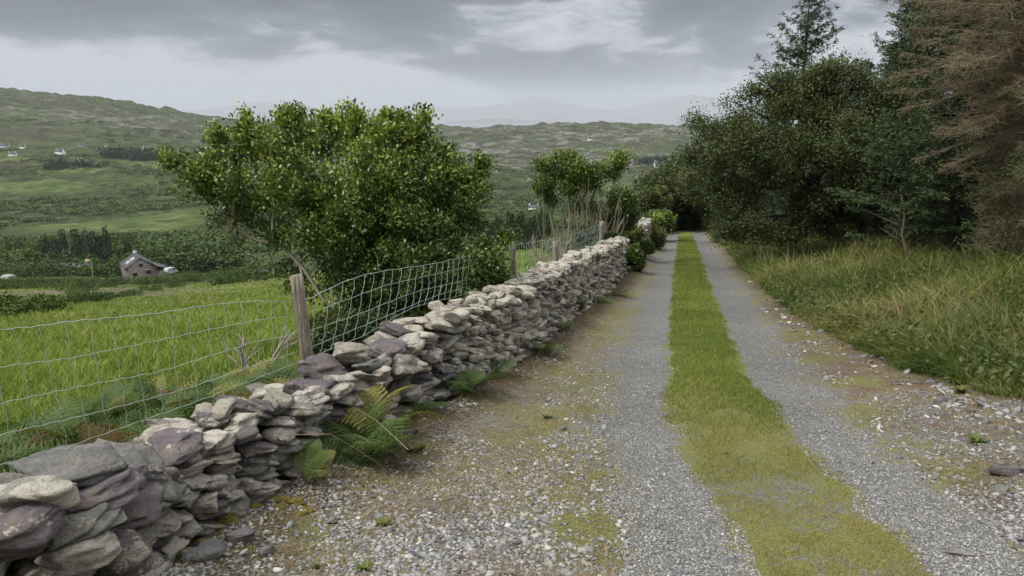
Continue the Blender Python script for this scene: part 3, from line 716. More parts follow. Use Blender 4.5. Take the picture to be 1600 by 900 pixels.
# field grass
n = 150000; Y = scatter_lane(n, 4.2, 60, 1.55); X = (R.uniform(-150, 1000, n) - 800) / FOC * Y; d = Xw(Y) - X; k = d > .75 + .9 * (Y < 8) + .3 * R.random(n)
X, Y = X[k], Y[k]; n_ = len(X)
grass('field_grass', M['field_blade'], X, Y, R.uniform(.10, .24, n_) * (1 + .4 * fbm(X, Y, 2, 3)), .005 + .0011 * Y, R.uniform(.2, .9, n_), 2, 'bright green long grass of the sloping field behind the fence')
n = 90000; Y = scatter_lane(n, 30, 150, 1.15); X = (R.uniform(-150, 1000, n) - 800) / FOC * Y; d = Xw(Y) - X; k = (d > 3) & (fbm(X / 6, Y / 6, 3, 55) > -.35)
X, Y = X[k], Y[k]; n_ = len(X)
grass('field_grass', M['field_blade'], X, Y, R.uniform(.15, .34, n_), .0016 * Y, R.uniform(.2, .9, n_), 1, 'yellow green tufted grass of the lower field towards the barn')
# tall grass bank on the right
def edge_lat(Y): return np.interp(Y, [3, 5, 6.2, 8, 11, 16, 25, 45], [2.9, 2.75, 2.35, 1.9, 1.5, 1.35, 1.35, 1.35])
n = 150000; Y = scatter_lane(n, 3.5, 42, 1.25); X = Xc(Y) + edge_lat(Y) + np.abs(R.normal(size=n)) * 1.6 + .16 * fbm(Y * 1.7, Y * .3, 3, 2); px = X / Y
X = np.where(px < 1.05, X, np.nan); k = ~np.isnan(X); X, Y = X[k], Y[k]; n_ = len(X)
e = X - Xc(Y) - edge_lat(Y); cl_ = fbm(X * 1.1, Y * 1.1, 3, 18)
L = (R.uniform(.20, .55, n_) + .36 * cl_) * sstep(-.3, .5, e + .1) ; L = np.maximum(L, .07) * np.where(R.random(n_) < .1, 1.35, 1)
rn = np.clip(R.random(n_) * .85 + .55 * fbm(X * .7, Y * .7, 3, 71), 0, 1)
sel = R.random(n_) < .62
grass('tall_grass', M['verge_blade'], X[sel], Y[sel], L[sel] * .72, .006 + .0009 * Y[sel], R.uniform(.3, 1.6, sel.sum()), 3, 'short matted grass of the bank under the trees', droop=.55, rnd=rn[sel])
s2 = ~sel
grass('tall_grass', M['verge_blade'], X[s2], Y[s2], L[s2] * R.uniform(.7, 1.15, s2.sum()), .006 + .0009 * Y[s2], R.uniform(.3, 1.4, s2.sum()), 3, 'long leaning green and straw coloured grass on the bank under the trees', droop=.5, direc=R.normal(size=s2.sum()) * 1.3 + 3.4 + 4.0 * fbm(X[s2] * 1.3, Y[s2] * 1.3, 2, 91), rnd=np.clip(rn[s2] + .1, 0, 1))
n = 1500; Y = scatter_lane(n, 4.5, 30, 1.5); e = np.abs(R.normal(size=n)) * 1.7 + .15; X = Xc(Y) + edge_lat(Y) + e; k = (X / Y < 1.05) & (fbm(X * .8, Y * .8, 3, 23) > -.1); X, Y = X[k], Y[k]; n_ = len(X)
grass('seed_stems', M['straw'], X, Y, R.uniform(.4, .75, n_), .0035 + .0006 * Y, R.uniform(.1, .7, n_), 3, 'straw brown seed stalks standing out of the bank grass', droop=.3)
# broad leaved weeds among the grass
n = 420; Y = scatter_lane(n, 4.8, 30, 1.3); X = Xc(Y) + edge_lat(Y) + np.abs(R.normal(size=n)) * 1.1 + .05; k = X / Y < 1.0; X, Y = X[k], Y[k]; C = []
for x, y in zip(X, Y):
    m_ = 34; C.append(A([x, y, h1(x, y) + .06]) + R.normal(size=(m_, 3)) * A([.16, .16, .09]) + A([0, 0, .12]))
C = np.concatenate(C); V, F = leaves(C, norm(rdir(len(C)) + A([0, 0, .3])), norm(rdir(len(C)) * .6 + A([0, 0, 1])), R.uniform(.04, .085, len(C)), R.uniform(.02, .045, len(C)), .15)
tag(ob('broad_weeds', mesh('broad_weeds', V, F, M['bramble'], {'rnd': np.repeat(np.clip(np.repeat(R.random(len(X)), 34) * .7, 0, 1), 4), 'young': np.zeros(len(V))})), 'bramble and dock leaves mixed through the bank grass', 'weeds', kind='stuff')

# ------------------------------------------------------------------ trees and shrubs
def skeleton(root, trunk, targets, seg=.25, jit=.05, back=.55, lift=.12):
    P = [A(root, float)]; par = [-1]
    for p in trunk: P.append(A(p, float)); par.append(len(P) - 2)
    tr = len(P); c0 = P[-1]; order = np.argsort(np.linalg.norm(targets - c0, axis=1)); cap = 60000
    arr = np.zeros((cap, 3)); arr[:tr] = P; n = tr; depth = np.zeros(cap); depth[:tr] = 0
    tips = []
    for k in order:
        t = targets[k]; v = t - arr[:n]; d = np.linalg.norm(v, axis=1)
        out = arr[:n] - c0; dc = np.linalg.norm(out, axis=1); cost = d + back * np.maximum(0, dc - np.linalg.norm(t - c0) * .8) + .12 * depth[:n]
        cost[0] += 9
        b_ = int(np.argmin(cost)); m = max(1, int(d[b_] / seg)); pv = b_; a0 = arr[b_].copy(); L = d[b_]
        bend = R.normal(size=3) * L * .08; 
        for q in range(1, m + 1):
            f = q / m; p = a0 + (t - a0) * f + (bend + A([0, 0, -lift * L * .5])) * math.sin(math.pi * f) + (R.normal(size=3) * jit * seg if q < m else 0)
            arr[n] = p; par.append(pv); depth[n] = depth[pv] + np.linalg.norm(p - arr[pv]); pv = n; n += 1
        tips.append(pv)
        if n > cap - 200: break
    arr = arr[:n]; par = A(par); w = np.zeros(n); w[tips] = 1
    for i_ in range(n - 1, 0, -1): w[par[i_]] += max(w[i_], .3) if w[i_] else .3
    return arr, par, w
def branch_mesh(arr, par, w, rt, p=.42, k=5, rmax=9.):
    r = np.minimum(rt * np.maximum(w, .5) ** p, rmax); i_ = np.arange(1, len(arr)); return tubes(arr[par[i_]], arr[i_], r[par[i_]] * .98, r[i_], k)
def sample_lumps(lumps, n, hollow=.55):
    vol = A([l[1][0] * l[1][1] * l[1][2] for l in lumps]) ** .75; w = A([l[2] if len(l) > 2 else 1 for l in lumps]); pr = vol * w; pr /= pr.sum()
    idx = R.choice(len(lumps), n, p=pr); C = A([lumps[i][0] for i in idx]); S = A([lumps[i][1] for i in idx])
    rad = (R.random(n) * (1 - hollow ** 3) + hollow ** 3) ** (1 / 3); return C + rdir(n) * rad[:, None] * S
def px_lumps(specs, D, depth=1.0):
    out = []
    for s in specs:
        px, py, rx, ry = s[:4]; dd = D + (s[4] if len(s) > 4 else 0); wt = s[5] if len(s) > 5 else 1
        out.append((at(px, py, dd), A([rx / FOC * dd, depth * (rx + ry) / 2 / FOC * dd, ry / FOC * dd]), wt))
    return out
def foliage(T, per, spread, L, W, c0, outward=.6, upw=.25, young_top=None, yf=.0, shell=.9, fold=.2):
    n = len(T) * per; C = np.repeat(T, per, 0) + R.normal(size=(n, 3)) * spread * A([1, 1, .8])
    d = norm(rdir(n) + outward * norm(C - c0) + up * upw); nr = norm(rdir(n) * .9 + up)
    V, F = leaves(C, d, nr, R.uniform(.7, 1.25, n) * L, R.uniform(.7, 1.2, n) * W, fold)
    z = C[:, 2]; zt = np.quantile(z, .97); zb = np.quantile(z, .05); tr = np.repeat(R.random(len(T)), per)
    yg = np.clip((z - zb) / (zt - zb) - .35, 0, 1) * np.clip(tr * 1.7 - .4, 0, 1) * yf * R.uniform(.4, 1.2, n)
    return V, F, np.repeat(np.clip(.5 * R.random(n) + .5 * tr, 0, 1), 4), np.repeat(np.clip(yg, 0, 1), 4)
def tree(name, root, trunk, lumps, ntar, per, spread, L, W, leafm, barkm, label, cat, rt=.004, yf=.5, hollow=.55, seg=.25, group=None, k=5, p=.42, extra=None, outward=.6, rmax=.5):
    root = A(root, float); T_ = sample_lumps(lumps, ntar, hollow); trunk = [A(q, float) for q in trunk]
    arr, par, w = skeleton(root, trunk, T_, seg); Vb, Fb = branch_mesh(arr, par, w, rt, p, k, rmax)
    c0 = np.mean([l[0] for l in lumps], axis=0)
    t = empty(name, root); tag(t, label, cat, group)
    ob('trunk', mesh('trunk', Vb - root, Fb, barkm, None, True), t)
    V, F, rn, yg = foliage(T_, per, spread, L, W, c0, outward, yf=yf)
    ob('crown', mesh('crown', V - root, F, leafm, {'rnd': rn, 'young': yg}), t)
    return t

# the holly bush behind the near wall
D = 9.3
hl = px_lumps([(305, 262, 42, 34, 0, .9), (350, 262, 55, 48), (392, 225, 36, 36, .2), (440, 225, 48, 46), (500, 220, 50, 44, .3), (545, 205, 42, 34, .2), (600, 215, 46, 38), (640, 225, 44, 40, .2), (655, 275, 62, 52, -.2),
               (705, 300, 48, 56), (728, 345, 34, 40, .2), (560, 280, 74, 60, -.4), (470, 290, 70, 54, -.2), (400, 300, 52, 32, 0, .6), (318, 300, 44, 26, 0, .6), (520, 350, 76, 52, -.3), (610, 350, 74, 56, -.5), (680, 390, 66, 54, -.4),
               (745, 410, 48, 40, -.3), (640, 420, 76, 48, -.6), (575, 420, 60, 46, -.3), (510, 410, 56, 40, .1, .6), (440, 370, 56, 42, .2, .9), (390, 345, 52, 40, .3, .9), (345, 360, 42, 32, .3, .55), (405, 400, 44, 30, .3, .5), (455, 430, 48, 36, .2, .8), (560, 370, 80, 56, 0, .9), (620, 300, 70, 56, .2, .9), (780, 420, 20, 30, -.2, .7), (600, 470, 60, 30, -.4, .9), (540, 480, 46, 24, -.3, .7), (680, 460, 50, 26, -.7, .9), (480, 455, 50, 26, .2, .5), (700, 440, 60, 30, -.7), (765, 445, 26, 30, -.2, .8)], D, .95)
shoots = px_lumps([(660, 186, 4, 18), (652, 200, 6, 10), (386, 195, 7, 16), (445, 186, 8, 14), (460, 183, 5, 12), (512, 190, 7, 12), (556, 182, 6, 14), (602, 185, 7, 12), (622, 190, 6, 12), (340, 215, 8, 14), (695, 245, 7, 16), (752, 262, 5, 14), (733, 285, 6, 10), (268, 252, 9, 9), (262, 246, 6, 6), (790, 372, 8, 8)], D, 1)
rt_ = at(560, 560, D); rt_[2] = h1(rt_[0], rt_[1]) - .05
t_ = empty('holly_bush', rt_); tag(t_, 'large dense holly bush with glossy leaves right behind the near fence post', 'bush')
hl2 = []
for (c_, s_, w_) in hl:
    for _ in range(4):
        q = rdir(1)[0]; hl2.append((c_ + q * s_ * .62, s_ * R.uniform(.32, .52), w_))
T_ = np.concatenate([sample_lumps(hl2, 1750, .5), sample_lumps(hl, 520, .35), sample_lumps(shoots, 110, 0)])
NB = 11; bases = np.linspace(530, 735, NB); pxT = A([project(q)[0] for q in T_]); edges = np.quantile(pxT, np.linspace(0, 1, NB + 1)[1:-1]); lab = np.searchsorted(edges, pxT)
pts = []
bigV = Acc()
for k in range(NB):
    q0 = at(bases[k], 560, D + R.uniform(-.3, .5)); q0[2] = h1(q0[0], q0[1]) - .05; ce = T_[lab == k].mean(0); ql = [q0]
    for f_, lf in ((.22, .1), (.42, .12), (.6, .06)):
        v_ = ce - q0; ql.append(q0 + A([v_[0] * f_ ** 1.5, v_[1] * f_, v_[2] * f_ ** .85 + lf * .5]) + R.normal(size=3) * .02)
    pts.append(ql)
for k in range(NB):
    q = pts[k]; arr, par, w = skeleton(q[0], q[1:], T_[lab == k], .16, .06)
    V, F = branch_mesh(arr, par, w, .0034, .37, 5, .022); bigV.add(V - rt_, F)
ob('trunk', bigV.mesh('trunk', M['bark'], True), t_)
pp = A([project(q) for q in T_]); bareq = ((pp[:, 0] < 470 + .2 * (pp[:, 1] - 330)) & (pp[:, 1] > 325)) | ((pp[:, 1] > 452) & (pp[:, 0] > 610) & (pp[:, 0] < 740))
keep = ~bareq | (R.random(len(T_)) < .34); T2_ = T_[keep]
V, F, rn, yg = foliage(T2_, 42, .064, .05, .031, at(540, 380, D), .45, .6, yf=1.3)
sp_a = Acc().add(V, F, rnd=rn, young=yg)
V, F, rn, yg = foliage(sample_lumps(shoots, 300, 0), 10, .025, .06, .034, at(540, 420, D), .5, .6, yf=1.3)
sp_a.add(V, F, rnd=rn, young=np.clip(yg + .4, 0, 1))
ob('crown', sp_a.mesh('crown', M['holly'], off=rt_), t_)

# the thin holly further along, leaves only at the top
D = 21.
hl = px_lumps([(845, 285, 18, 16), (862, 268, 26, 20), (890, 262, 30, 20), (905, 276, 24, 18), (880, 296, 28, 16), (928, 292, 16, 12), (952, 262, 26, 18), (962, 256, 16, 14), (925, 270, 20, 14), (850, 300, 18, 20, 0, .6), (975, 298, 18, 12), (985, 312, 20, 18), (965, 330, 28, 26, .5), (935, 330, 20, 18, .5, .3), (990, 345, 18, 18, .6), (955, 312, 30, 20, .3), (860, 318, 16, 14, .2), (900, 330, 40, 22, .3, .25), (878, 250, 16, 10), (968, 248, 12, 8)], D, .9)
rt_ = at(905, 400, D); rt_[2] = h1(rt_[0], rt_[1]) - .05; t_ = empty('holly_tree', rt_); tag(t_, 'open topped holly with many pale bare stems and leaves only along its top', 'tree')
hl3 = []
for (c_, s_, w_) in hl:
    for _ in range(2):
        q = rdir(1)[0]; hl3.append((c_ + q * s_ * .6, s_ * R.uniform(.38, .6), w_))
T_ = sample_lumps(hl3, 620, .3); bv = Acc(); starts = [(886, 395), (900, 398), (915, 396), (930, 392), (945, 390)]; cen = A([at(860, 330, D), at(890, 330, D), at(915, 335, D), at(940, 335, D), at(970, 350, D)])
lab = np.argmin(np.linalg.norm((T_[:, None] - cen[None]) * A([1, .2, .2]), axis=2), 1)
for k in range(5):
    q0 = at(*starts[k], D); q0[2] = h1(q0[0], q0[1]) - .05
    mid = q0 * .45 + cen[k] * .55 + R.normal(size=3) * .06
    arr, par, w = skeleton(q0, [q0 * .8 + mid * .2 + A([0.03, 0, .05]), mid, cen[k]], T_[lab == k], .3, .08); V, F = branch_mesh(arr, par, w, .009, .30, 5, .035); bv.add(V - rt_, F)
# bare suckers
n = 80; b0 = A([at(R.uniform(858, 962), 400, D + R.uniform(-.8, .8)) for _ in range(n)]); b0[:, 2] = H(b0[:, 0], b0[:, 1])
for s in b0:
    hgt = R.uniform(1.1, 2.3); lx = R.normal() * .05 + (s[0] - rt_[0]) * .07; p = [s + A([lx * q + R.normal() * .02 * q, R.normal() * .03 * q, hgt * q / 4]) for q in range(5)]; V, F = polytube(p, np.linspace(.013, .005, 5), 4); bv.add(V - rt_, F)
ob('trunk', bv.mesh('trunk', M['stem_bark'], True), t_)
V, F, rn, yg = foliage(T_, 44, .10, .07, .042, at(910, 350, D), .5, .5, yf=.8)
ob('crown', mesh('crown', V - rt_, F, M['holly'], {'rnd': rn, 'young': yg}), t_)

# dead leafless shrubs left of it
def bare_shrub(px, py, D, hpx, spread, label, n=9):
    r0 = at(px, py, D); r0[2] = h1(r0[0], r0[1]) - .03; a = Acc(); Hh = hpx / FOC * D
    for _ in range(n):
        dr = A([R.normal() * spread, R.normal() * spread * .6, 1]); p = [r0 * 0]; 
        for q in range(4): p.append(p[-1] + (dr + R.normal(size=3) * .2) * Hh / 4 * R.uniform(.7, 1.1))
        V, F = polytube(p, np.linspace(.018, .005, 5), 4); a.add(V, F)
        for _ in range(5):
            s = p[R.integers(1, 4)]; e = s + (dr * .8 + R.normal(size=3) * .5) * Hh * R.uniform(.15, .35); V, F = tubes([s], [e], .008, .003, 3); a.add(V, F)
    o = ob('dead_shrub', a.mesh('dead_shrub', M['bark'], True), None, r0); return tag(o, label, 'shrub')
bare_shrub(865, 420, 17.5, 74, .2, 'dead grey leafless shrub beside the fence, left of the open holly')
bare_shrub(845, 405, 20.5, 70, .2, 'paler dead shrub standing in the field edge behind the fence', 8)
bare_shrub(385, 560, 7.4, 95, .5, 'low scraggy bare shrub behind the wire left of the near post', 7)

# broadleaf at the right of the lane
D = 20.
hl = px_lumps([(1105, 215, 38, 40, .8), (1150, 180, 48, 48), (1120, 270, 48, 44, .5), (1200, 165, 50, 44), (1190, 235, 66, 56, -.6), (1255, 150, 60, 46, .4), (1262, 130, 36, 26, .4), (1300, 145, 58, 44, .5), (1330, 130, 46, 36), (1290, 215, 74, 60, -.6), (1365, 190, 60, 60), (1220, 295, 76, 46, -.4), (1140, 325, 50, 34, 0),
               (1300, 290, 70, 50, -.5), (1370, 270, 62, 54, 0), (1180, 355, 60, 26, -.3), (1250, 350, 60, 30, -.5), (1320, 345, 60, 26, -.3), (1390, 330, 46, 34, .2)], D, 1.0)
hq = []
for (c_, s_, w_) in hl:
    for _ in range(4):
        q = rdir(1)[0]; hq.append((c_ + q * s_ * .78, s_ * R.uniform(.24, .46), w_))
hl = hq + [(c_, s_ * .7, .18) for c_, s_, w_ in hl]
rt_ = on_plane(1350, 418); rt_[2] = h1(rt_[0], rt_[1]) - .1
tree('alder_tree', rt_, [rt_ + A([-.12, 0, .5]), rt_ + A([-.3, .1, 1.1]), rt_ + A([-.6, .1, 1.7]), rt_ + A([-1.1, 0, 2.3])], hl, 2500, 44, .13, .06, .04, M['alder'], M['dark_bark'],
     'broad dark leafy tree leaning over the right side of the lane', 'tree', .006, .7, .5, .3, p=.44, rmax=.13)
# low limb tree next to the lane, nearer the tunnel
hl = px_lumps([(1105, 290, 32, 28), (1145, 345, 34, 26), (1160, 300, 40, 40, 1), (1082, 285, 20, 22, 1.5)], 33., 1.0)
rt_ = at(1150, 385, 33.); rt_[2] = h1(rt_[0], rt_[1])
tree('alder_tree', rt_, [rt_ + A([-.1, 0, .6]), rt_ + A([-.3, 0, 1.2])], hl, 600, 40, .22, .09, .065, M['alder'], M['dark_bark'], 'leafy tree hanging over the right wheel track before the tunnel of trees', 'tree', .01, .6, .4, .4, rmax=.12)
# tunnel trees
def simple_tree(px, top, D, wpx, label, baseless=False, n=420, leafm='alder', yf=.7, cat='tree', name='broadleaf_tree', hang=.35, L=.13, base=None, depth=1.3, per=36):
    r0 = at(px, 360, D); r0[2] = h1(r0[0], r0[1]); tp = at(px, top, D)[2]; Hh = tp - r0[2]; wr = wpx / FOC * D
    lm = []
    for q in range(9):
        z = r0[2] + Hh * R.uniform(hang, .84); a = R.uniform(0, 6.28); rr = wr * R.uniform(.2, .62) * (1.15 - .5 * (z - r0[2]) / Hh)
        lm.append((A([r0[0] + rr * math.cos(a), r0[1] + rr * math.sin(a) * depth, z]), A([wr * .5, wr * .5 * depth, Hh * .2])))
    lm.append((A([r0[0], r0[1], r0[2] + Hh * .82]), A([wr * .5, wr * .5, Hh * .17])))
    return tree(name, r0, [r0 + A([0, 0, Hh * .18]), r0 + A([0.05, 0, Hh * .4])], lm, n, per, wr * .11, L, L * .68, M[leafm], M['dark_bark'], label, cat, .012, yf, .4, .5, rmax=.14)
simple_tree(1034, 285, 46, 24, 'bushy green tree at the left mouth of the tunnel of trees', hang=.2)
simple_tree(1028, 290, 43, 20, 'rounded green tree left of the tunnel mouth, behind the bright shrub', hang=.15)
simple_tree(1130, 235, 50, 40, 'leafy tree at the right mouth of the tunnel of trees', hang=.2, n=500)
simple_tree(1068, 285, 66, 50, 'deep shaded tree filling the end of the lane', hang=.02, n=700, yf=0, leafm='dark_leaf')  # dark leaf colour here and on the next trees paints the tunnel's shade
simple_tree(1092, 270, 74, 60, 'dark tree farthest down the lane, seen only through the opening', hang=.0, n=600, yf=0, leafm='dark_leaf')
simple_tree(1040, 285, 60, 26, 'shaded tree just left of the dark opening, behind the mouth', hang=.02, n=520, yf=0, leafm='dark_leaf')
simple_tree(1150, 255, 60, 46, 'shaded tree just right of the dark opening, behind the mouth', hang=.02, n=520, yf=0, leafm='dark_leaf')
D = 48.
hl = [(A([float(Xc(y)) + dx, y, -.1 * min(y, 47) - .15 * max(0, y - 47) + z_]), A([1.15, 2.6, .9])) for y in (46, 50, 54, 58, 63) for dx, z_ in ((-2.2, 1.1), (-1.9, 2.2), (-.9, 3.0), (.5, 3.1), (1.6, 2.8), (2.4, 2.2), (2.7, 1.1), (-2.2, .3), (2.8, .3), (.3, 3.7), (1.8, 3.9))]
rt_ = A([float(Xc(50)) - 2.6, 50, h1(float(Xc(50)) - 2.6, 50)])
tree('broadleaf_tree', rt_, [rt_ + A([.1, 0, 1.0]), rt_ + A([.5, 0, 2.2])], hl, 1900, 40, .28, .17, .12, M['alder'], M['dark_bark'], 'leafy arching tree whose boughs roof the lane and make the dark tunnel', 'tree', .01, .4, .3, .5, rmax=.12)
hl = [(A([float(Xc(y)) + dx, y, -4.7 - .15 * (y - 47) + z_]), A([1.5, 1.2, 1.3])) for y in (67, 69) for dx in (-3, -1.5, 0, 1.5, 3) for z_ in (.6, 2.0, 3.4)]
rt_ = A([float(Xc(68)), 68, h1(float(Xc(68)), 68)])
tree('broadleaf_tree', rt_, [rt_ + A([0, 0, 1.0])], hl, 700, 40, .3, .2, .15, M['dark_leaf'], M['dark_bark'], 'thicket in shade-dark leaf colour closing the far end of the tunnel', 'tree', .01, 0, .2, .5, rmax=.12)  # shade of the tunnel end is put into the leaf colour
simple_tree(1016, 292, 42, 24, 'fresh green tree at the left of the tunnel, nearest of the left row', hang=.1, n=520, L=.12)
simple_tree(1045, 262, 52, 22, 'tall tree standing behind the left mouth of the tunnel', hang=.25, n=480)
# shrubs between the wall end and the tunnel
def shrub(px, py, D, rx, ry, label, leafm, n=160, per=36, L=.07, yf=.6, name='shrub', cat='shrub', lumpy=5):
    c = at(px, py, D); r0 = A([c[0], c[1], h1(c[0], c[1]) - .05]); lm = []; rx_, ry_ = rx / FOC * D, ry / FOC * D
    for q in range(lumpy):
        a = R.uniform(0, 6.28); lm.append((c + A([math.cos(a) * rx_ * .45, math.sin(a) * rx_ * .5, R.uniform(-.35, .4) * ry_]), A([rx_ * .6, rx_ * .7, ry_ * .6])))
    return tree(name, r0, [r0 + A([0, 0, .25])], lm, n, per, rx_ * .11, L, L * .65, M[leafm], M['dark_bark'], label, cat, .005, yf, .3, .2, rmax=.04)
shrub(1031, 348, 35, 27, 27, 'round dark shrub with light green new growth on top beside the lane', 'holly', 340, 38, .10, 2.2)
shrub(975, 360, 23, 32, 22, 'yellowish green bramble thicket behind the end of the stone wall', 'bramble', 260, 36, .07, .8, 'bramble', 'bramble')
shrub(1010, 372, 28, 26, 22, 'green bramble bush next to the far stretch of wall', 'bramble', 220, 36, .075, .4, 'bramble', 'bramble')
shrub(992, 405, 18.2, 15, 24, 'dark green ivy covering the end of the stone wall', 'holly', 240, 36, .06, .15, 'ivy', 'ivy')
shrub(1008, 385, 22, 14, 14, 'low leafy ivy clump spilling onto the verge past the wall end', 'holly', 150, 34, .065, .2, 'ivy', 'ivy')
shrub(940, 375, 20.5, 34, 17, 'dark juniper like undergrowth below the bare stems of the open holly', 'needle', 260, 36, .09, .1, 'undergrowth', 'shrub')
shrub(880, 385, 24, 40, 14, 'dark low shrub at the foot of the bare stems beyond the fence', 'holly', 260, 34, .07, .1)
shrub(560, 530, 8.3, 70, 36, 'rough gorse tangle between the near post and the holly bush', 'needle', 320, 40, .05, .5, 'gorse_bush', 'bush', 7)
shrub(520, 520, 8.6, 46, 30, 'dark tangle of bramble just right of the near fence post', 'bramble', 260, 34, .05, .2, 'bramble', 'bramble', 7)
shrub(660, 490, 9.0, 80, 24, 'deep shaded ivy under the skirts of the big holly bush', 'holly', 300, 34, .05, 0., 'ivy', 'ivy', 7)
shrub(1265, 500, 11.6, 22, 9, 'low dark weed clump at the foot of the grass bank', 'fern', 60, 26, .06, .2, 'weed', 'weed')
shrub(1180, 412, 19.5, 16, 11, 'small dark broadleaf weed clump beside the right wheel track', 'holly', 70, 26, .06, .2, 'weed', 'weed')

# spruces
def spruce_mesh(Hh, Rb, seed, droop=.25, dens=.85, needle=.06, zmin=.06, ragged=0.):
    rg = np.random.default_rng(seed); P0, P1, r0, r1 = [], [], [], []; nC, nD, nL = [], [], []
    z = Hh * zmin
    while z < Hh * .985:
        f = z / Hh; L = Rb * (1 - f) ** .75 * rg.uniform(.75, 1.1) + .12; nb = int(rg.integers(7, 11) * (1 - .5 * ragged))
        for b_ in range(nb):
            a = rg.uniform(0, 6.28); Lb = L * rg.uniform(.65 - ragged, 1.15 + ragged * 1.2); d = A([math.cos(a), math.sin(a), 0]); s = A([-d[1], d[0], 0]); m = max(4, int(Lb / .16))
            up0 = .35 * f + .05 - (1 - f) * droop; pts_ = []
            for q in range(m + 1):
                t = q / m; pts_.append(A([0, 0, z + rg.normal() * .02]) * 1.0 + d * Lb * t + A([0, 0, Lb * (up0 * t + .22 * t * t)]) + s * Lb * .06 * math.sin(3 * t) * rg.normal())
            pts_ = A(pts_); P0.append(pts_[:-1]); P1.append(pts_[1:]); rr = np.linspace(.008 + .006 * Lb, .003, m + 1); r0.append(rr[:-1]); r1.append(rr[1:])
            nsh = int(Lb / .055 * dens)
            for q in range(nsh):
                t = rg.uniform(.12, 1); c = A([np.interp(t, np.linspace(0, 1, m + 1), pts_[:, i_]) for i_ in range(3)]); sg = 1 if q % 2 else -1
                dr = norm(d * .75 + s * sg * rg.uniform(.5, 1.0) + A([0, 0, rg.uniform(-.45, .15)])); ln = (.10 + .42 * Lb * .45 * (1 - t) + .05) * rg.uniform(.6, 1.2)
                nC.append(c); nD.append(dr); nL.append(ln)
        z += rg.uniform(.13, .22) * (1 + .4 * (1 - f))
    P0, P1, r0, r1 = [np.concatenate(x) for x in (P0, P1, r0, r1)]; nC, nD, nL = A(nC), A(nD), A(nL)
    V, F = tubes(P0, P1, r0, r1, 3); tk = Acc().add(V, F); tz = np.linspace(0, Hh, 14)
    V, F = polytube(np.stack([np.sin(tz) * .03, np.cos(tz * .8) * .03, tz], 1), .016 * Hh * (1 - tz / Hh) ** .8 + .01, 7); tk.add(V, F)
    nn = len(nC); out = Acc()
    # each shoot: needles as slim leaves set round the stem
    cnt = 10; tt = rg.random((nn, cnt)); C = nC[:, None] + nD[:, None] * (tt * nL[:, None])[..., None]; dd = norm(nD[:, None] * .8 + rg.normal(size=(nn, cnt, 3)) * .55)
    V, F = leaves(C.reshape(-1, 3), dd.reshape(-1, 3), norm(rg.normal(size=(nn * cnt, 3))), needle * rg.uniform(1.2, 2.4, nn * cnt), needle * .42, .1)
    tip = np.repeat((tt > .8).ravel() * rg.random(nn * cnt), 4); rn = np.repeat(np.repeat(rg.random(nn), cnt) * .6 + .4 * rg.random(nn * cnt), 4)
    out.add(V, F, rnd=rn, young=tip * .8)
    return tk.mesh('trunk', M['dark_bark'], True), out.mesh('crown', M['needle'])
SP = [spruce_mesh(8.5, 2.1, 1), spruce_mesh(9.5, 2.6, 2, .35), spruce_mesh(7.0, 1.9, 3, .3), spruce_mesh(8.0, 2.5, 8, .1, .8, .06, .06, .45)]
def spruce(px, D, kind, top, label, rz=0, wide=1.0, X=None):
    x = at(px, 300, D)[0] if X is None else X; z = h1(x, D); Hh = (8.5, 9.5, 7.0, 8.0)[kind]; s = (at(px, top, D)[2] - z) / Hh
    t = empty('spruce_tree', (x, D, z), rz); t.scale = (s * wide, s * wide, s); tag(t, label, 'conifer', 'spruces behind the lane on the right')
    ob('trunk', SP[kind][0], t); ob('crown', SP[kind][1], t); return t
spruce(1243, 25, 3, -8, 'ragged spruce whose top sticks up above the round leafy tree', .4, 1.0)
spruce(1450, 22, 1, -190, 'big dark spruce cut off by the top edge, right of the gap of sky', 1.0, 1.0)
spruce(1400, 27, 2, -20, 'dark spruce at the right edge of the gap of sky', 2.1, .9)
spruce(1550, 19, 1, -240, 'tall spruce behind the dead brown tree', 2.7, 1.15)
spruce(1660, 17, 1, -300, 'tall spruce behind the dead tree at the right edge of the photo', .7, 1.1)
spruce(1385, 21, 2, 175, 'young spruce with drooping green boughs in front of the thick dark trees', 4.0, 1.3)
spruce(1440, 17.5, 2, 230, 'low spruce with light green boughs beside the dead brown tree', 5.2, 1.25)
spruce(1330, 30, 0, 90, 'dark spruce hidden behind the leafy tree', 1.9, 1.3)
spruce(1210, 38, 1, 140, 'dark spruce deep behind the leafy tree on its left side', 3.0, 1.2)
spruce(1290, 42, 1, 110, 'dark spruce in the second row behind the leafy tree', .2, 1.4)
spruce(1160, 48, 0, 185, 'far dark spruce beside the tunnel of trees', 1.2, 1.4)
spruce(1500, 30, 1, 20, 'dark spruce deep in the wood behind the dead tree', 2.2, 1.5)
spruce(1600, 27, 1, 20, 'dark spruce deep in the wood near the right edge', 4.4, 1.5)
spruce(1390, 36, 1, 60, 'dark spruce deep in the wood right of the leafy tree', 5.0, 1.5)
spruce(1500, 15.5, 1, -260, 'dark spruce crowded close behind the top of the dead tree', 1.4, 1.2)
spruce(1720, 22, 1, -100, 'dark spruce just past the right edge', 3.6, 1.4)

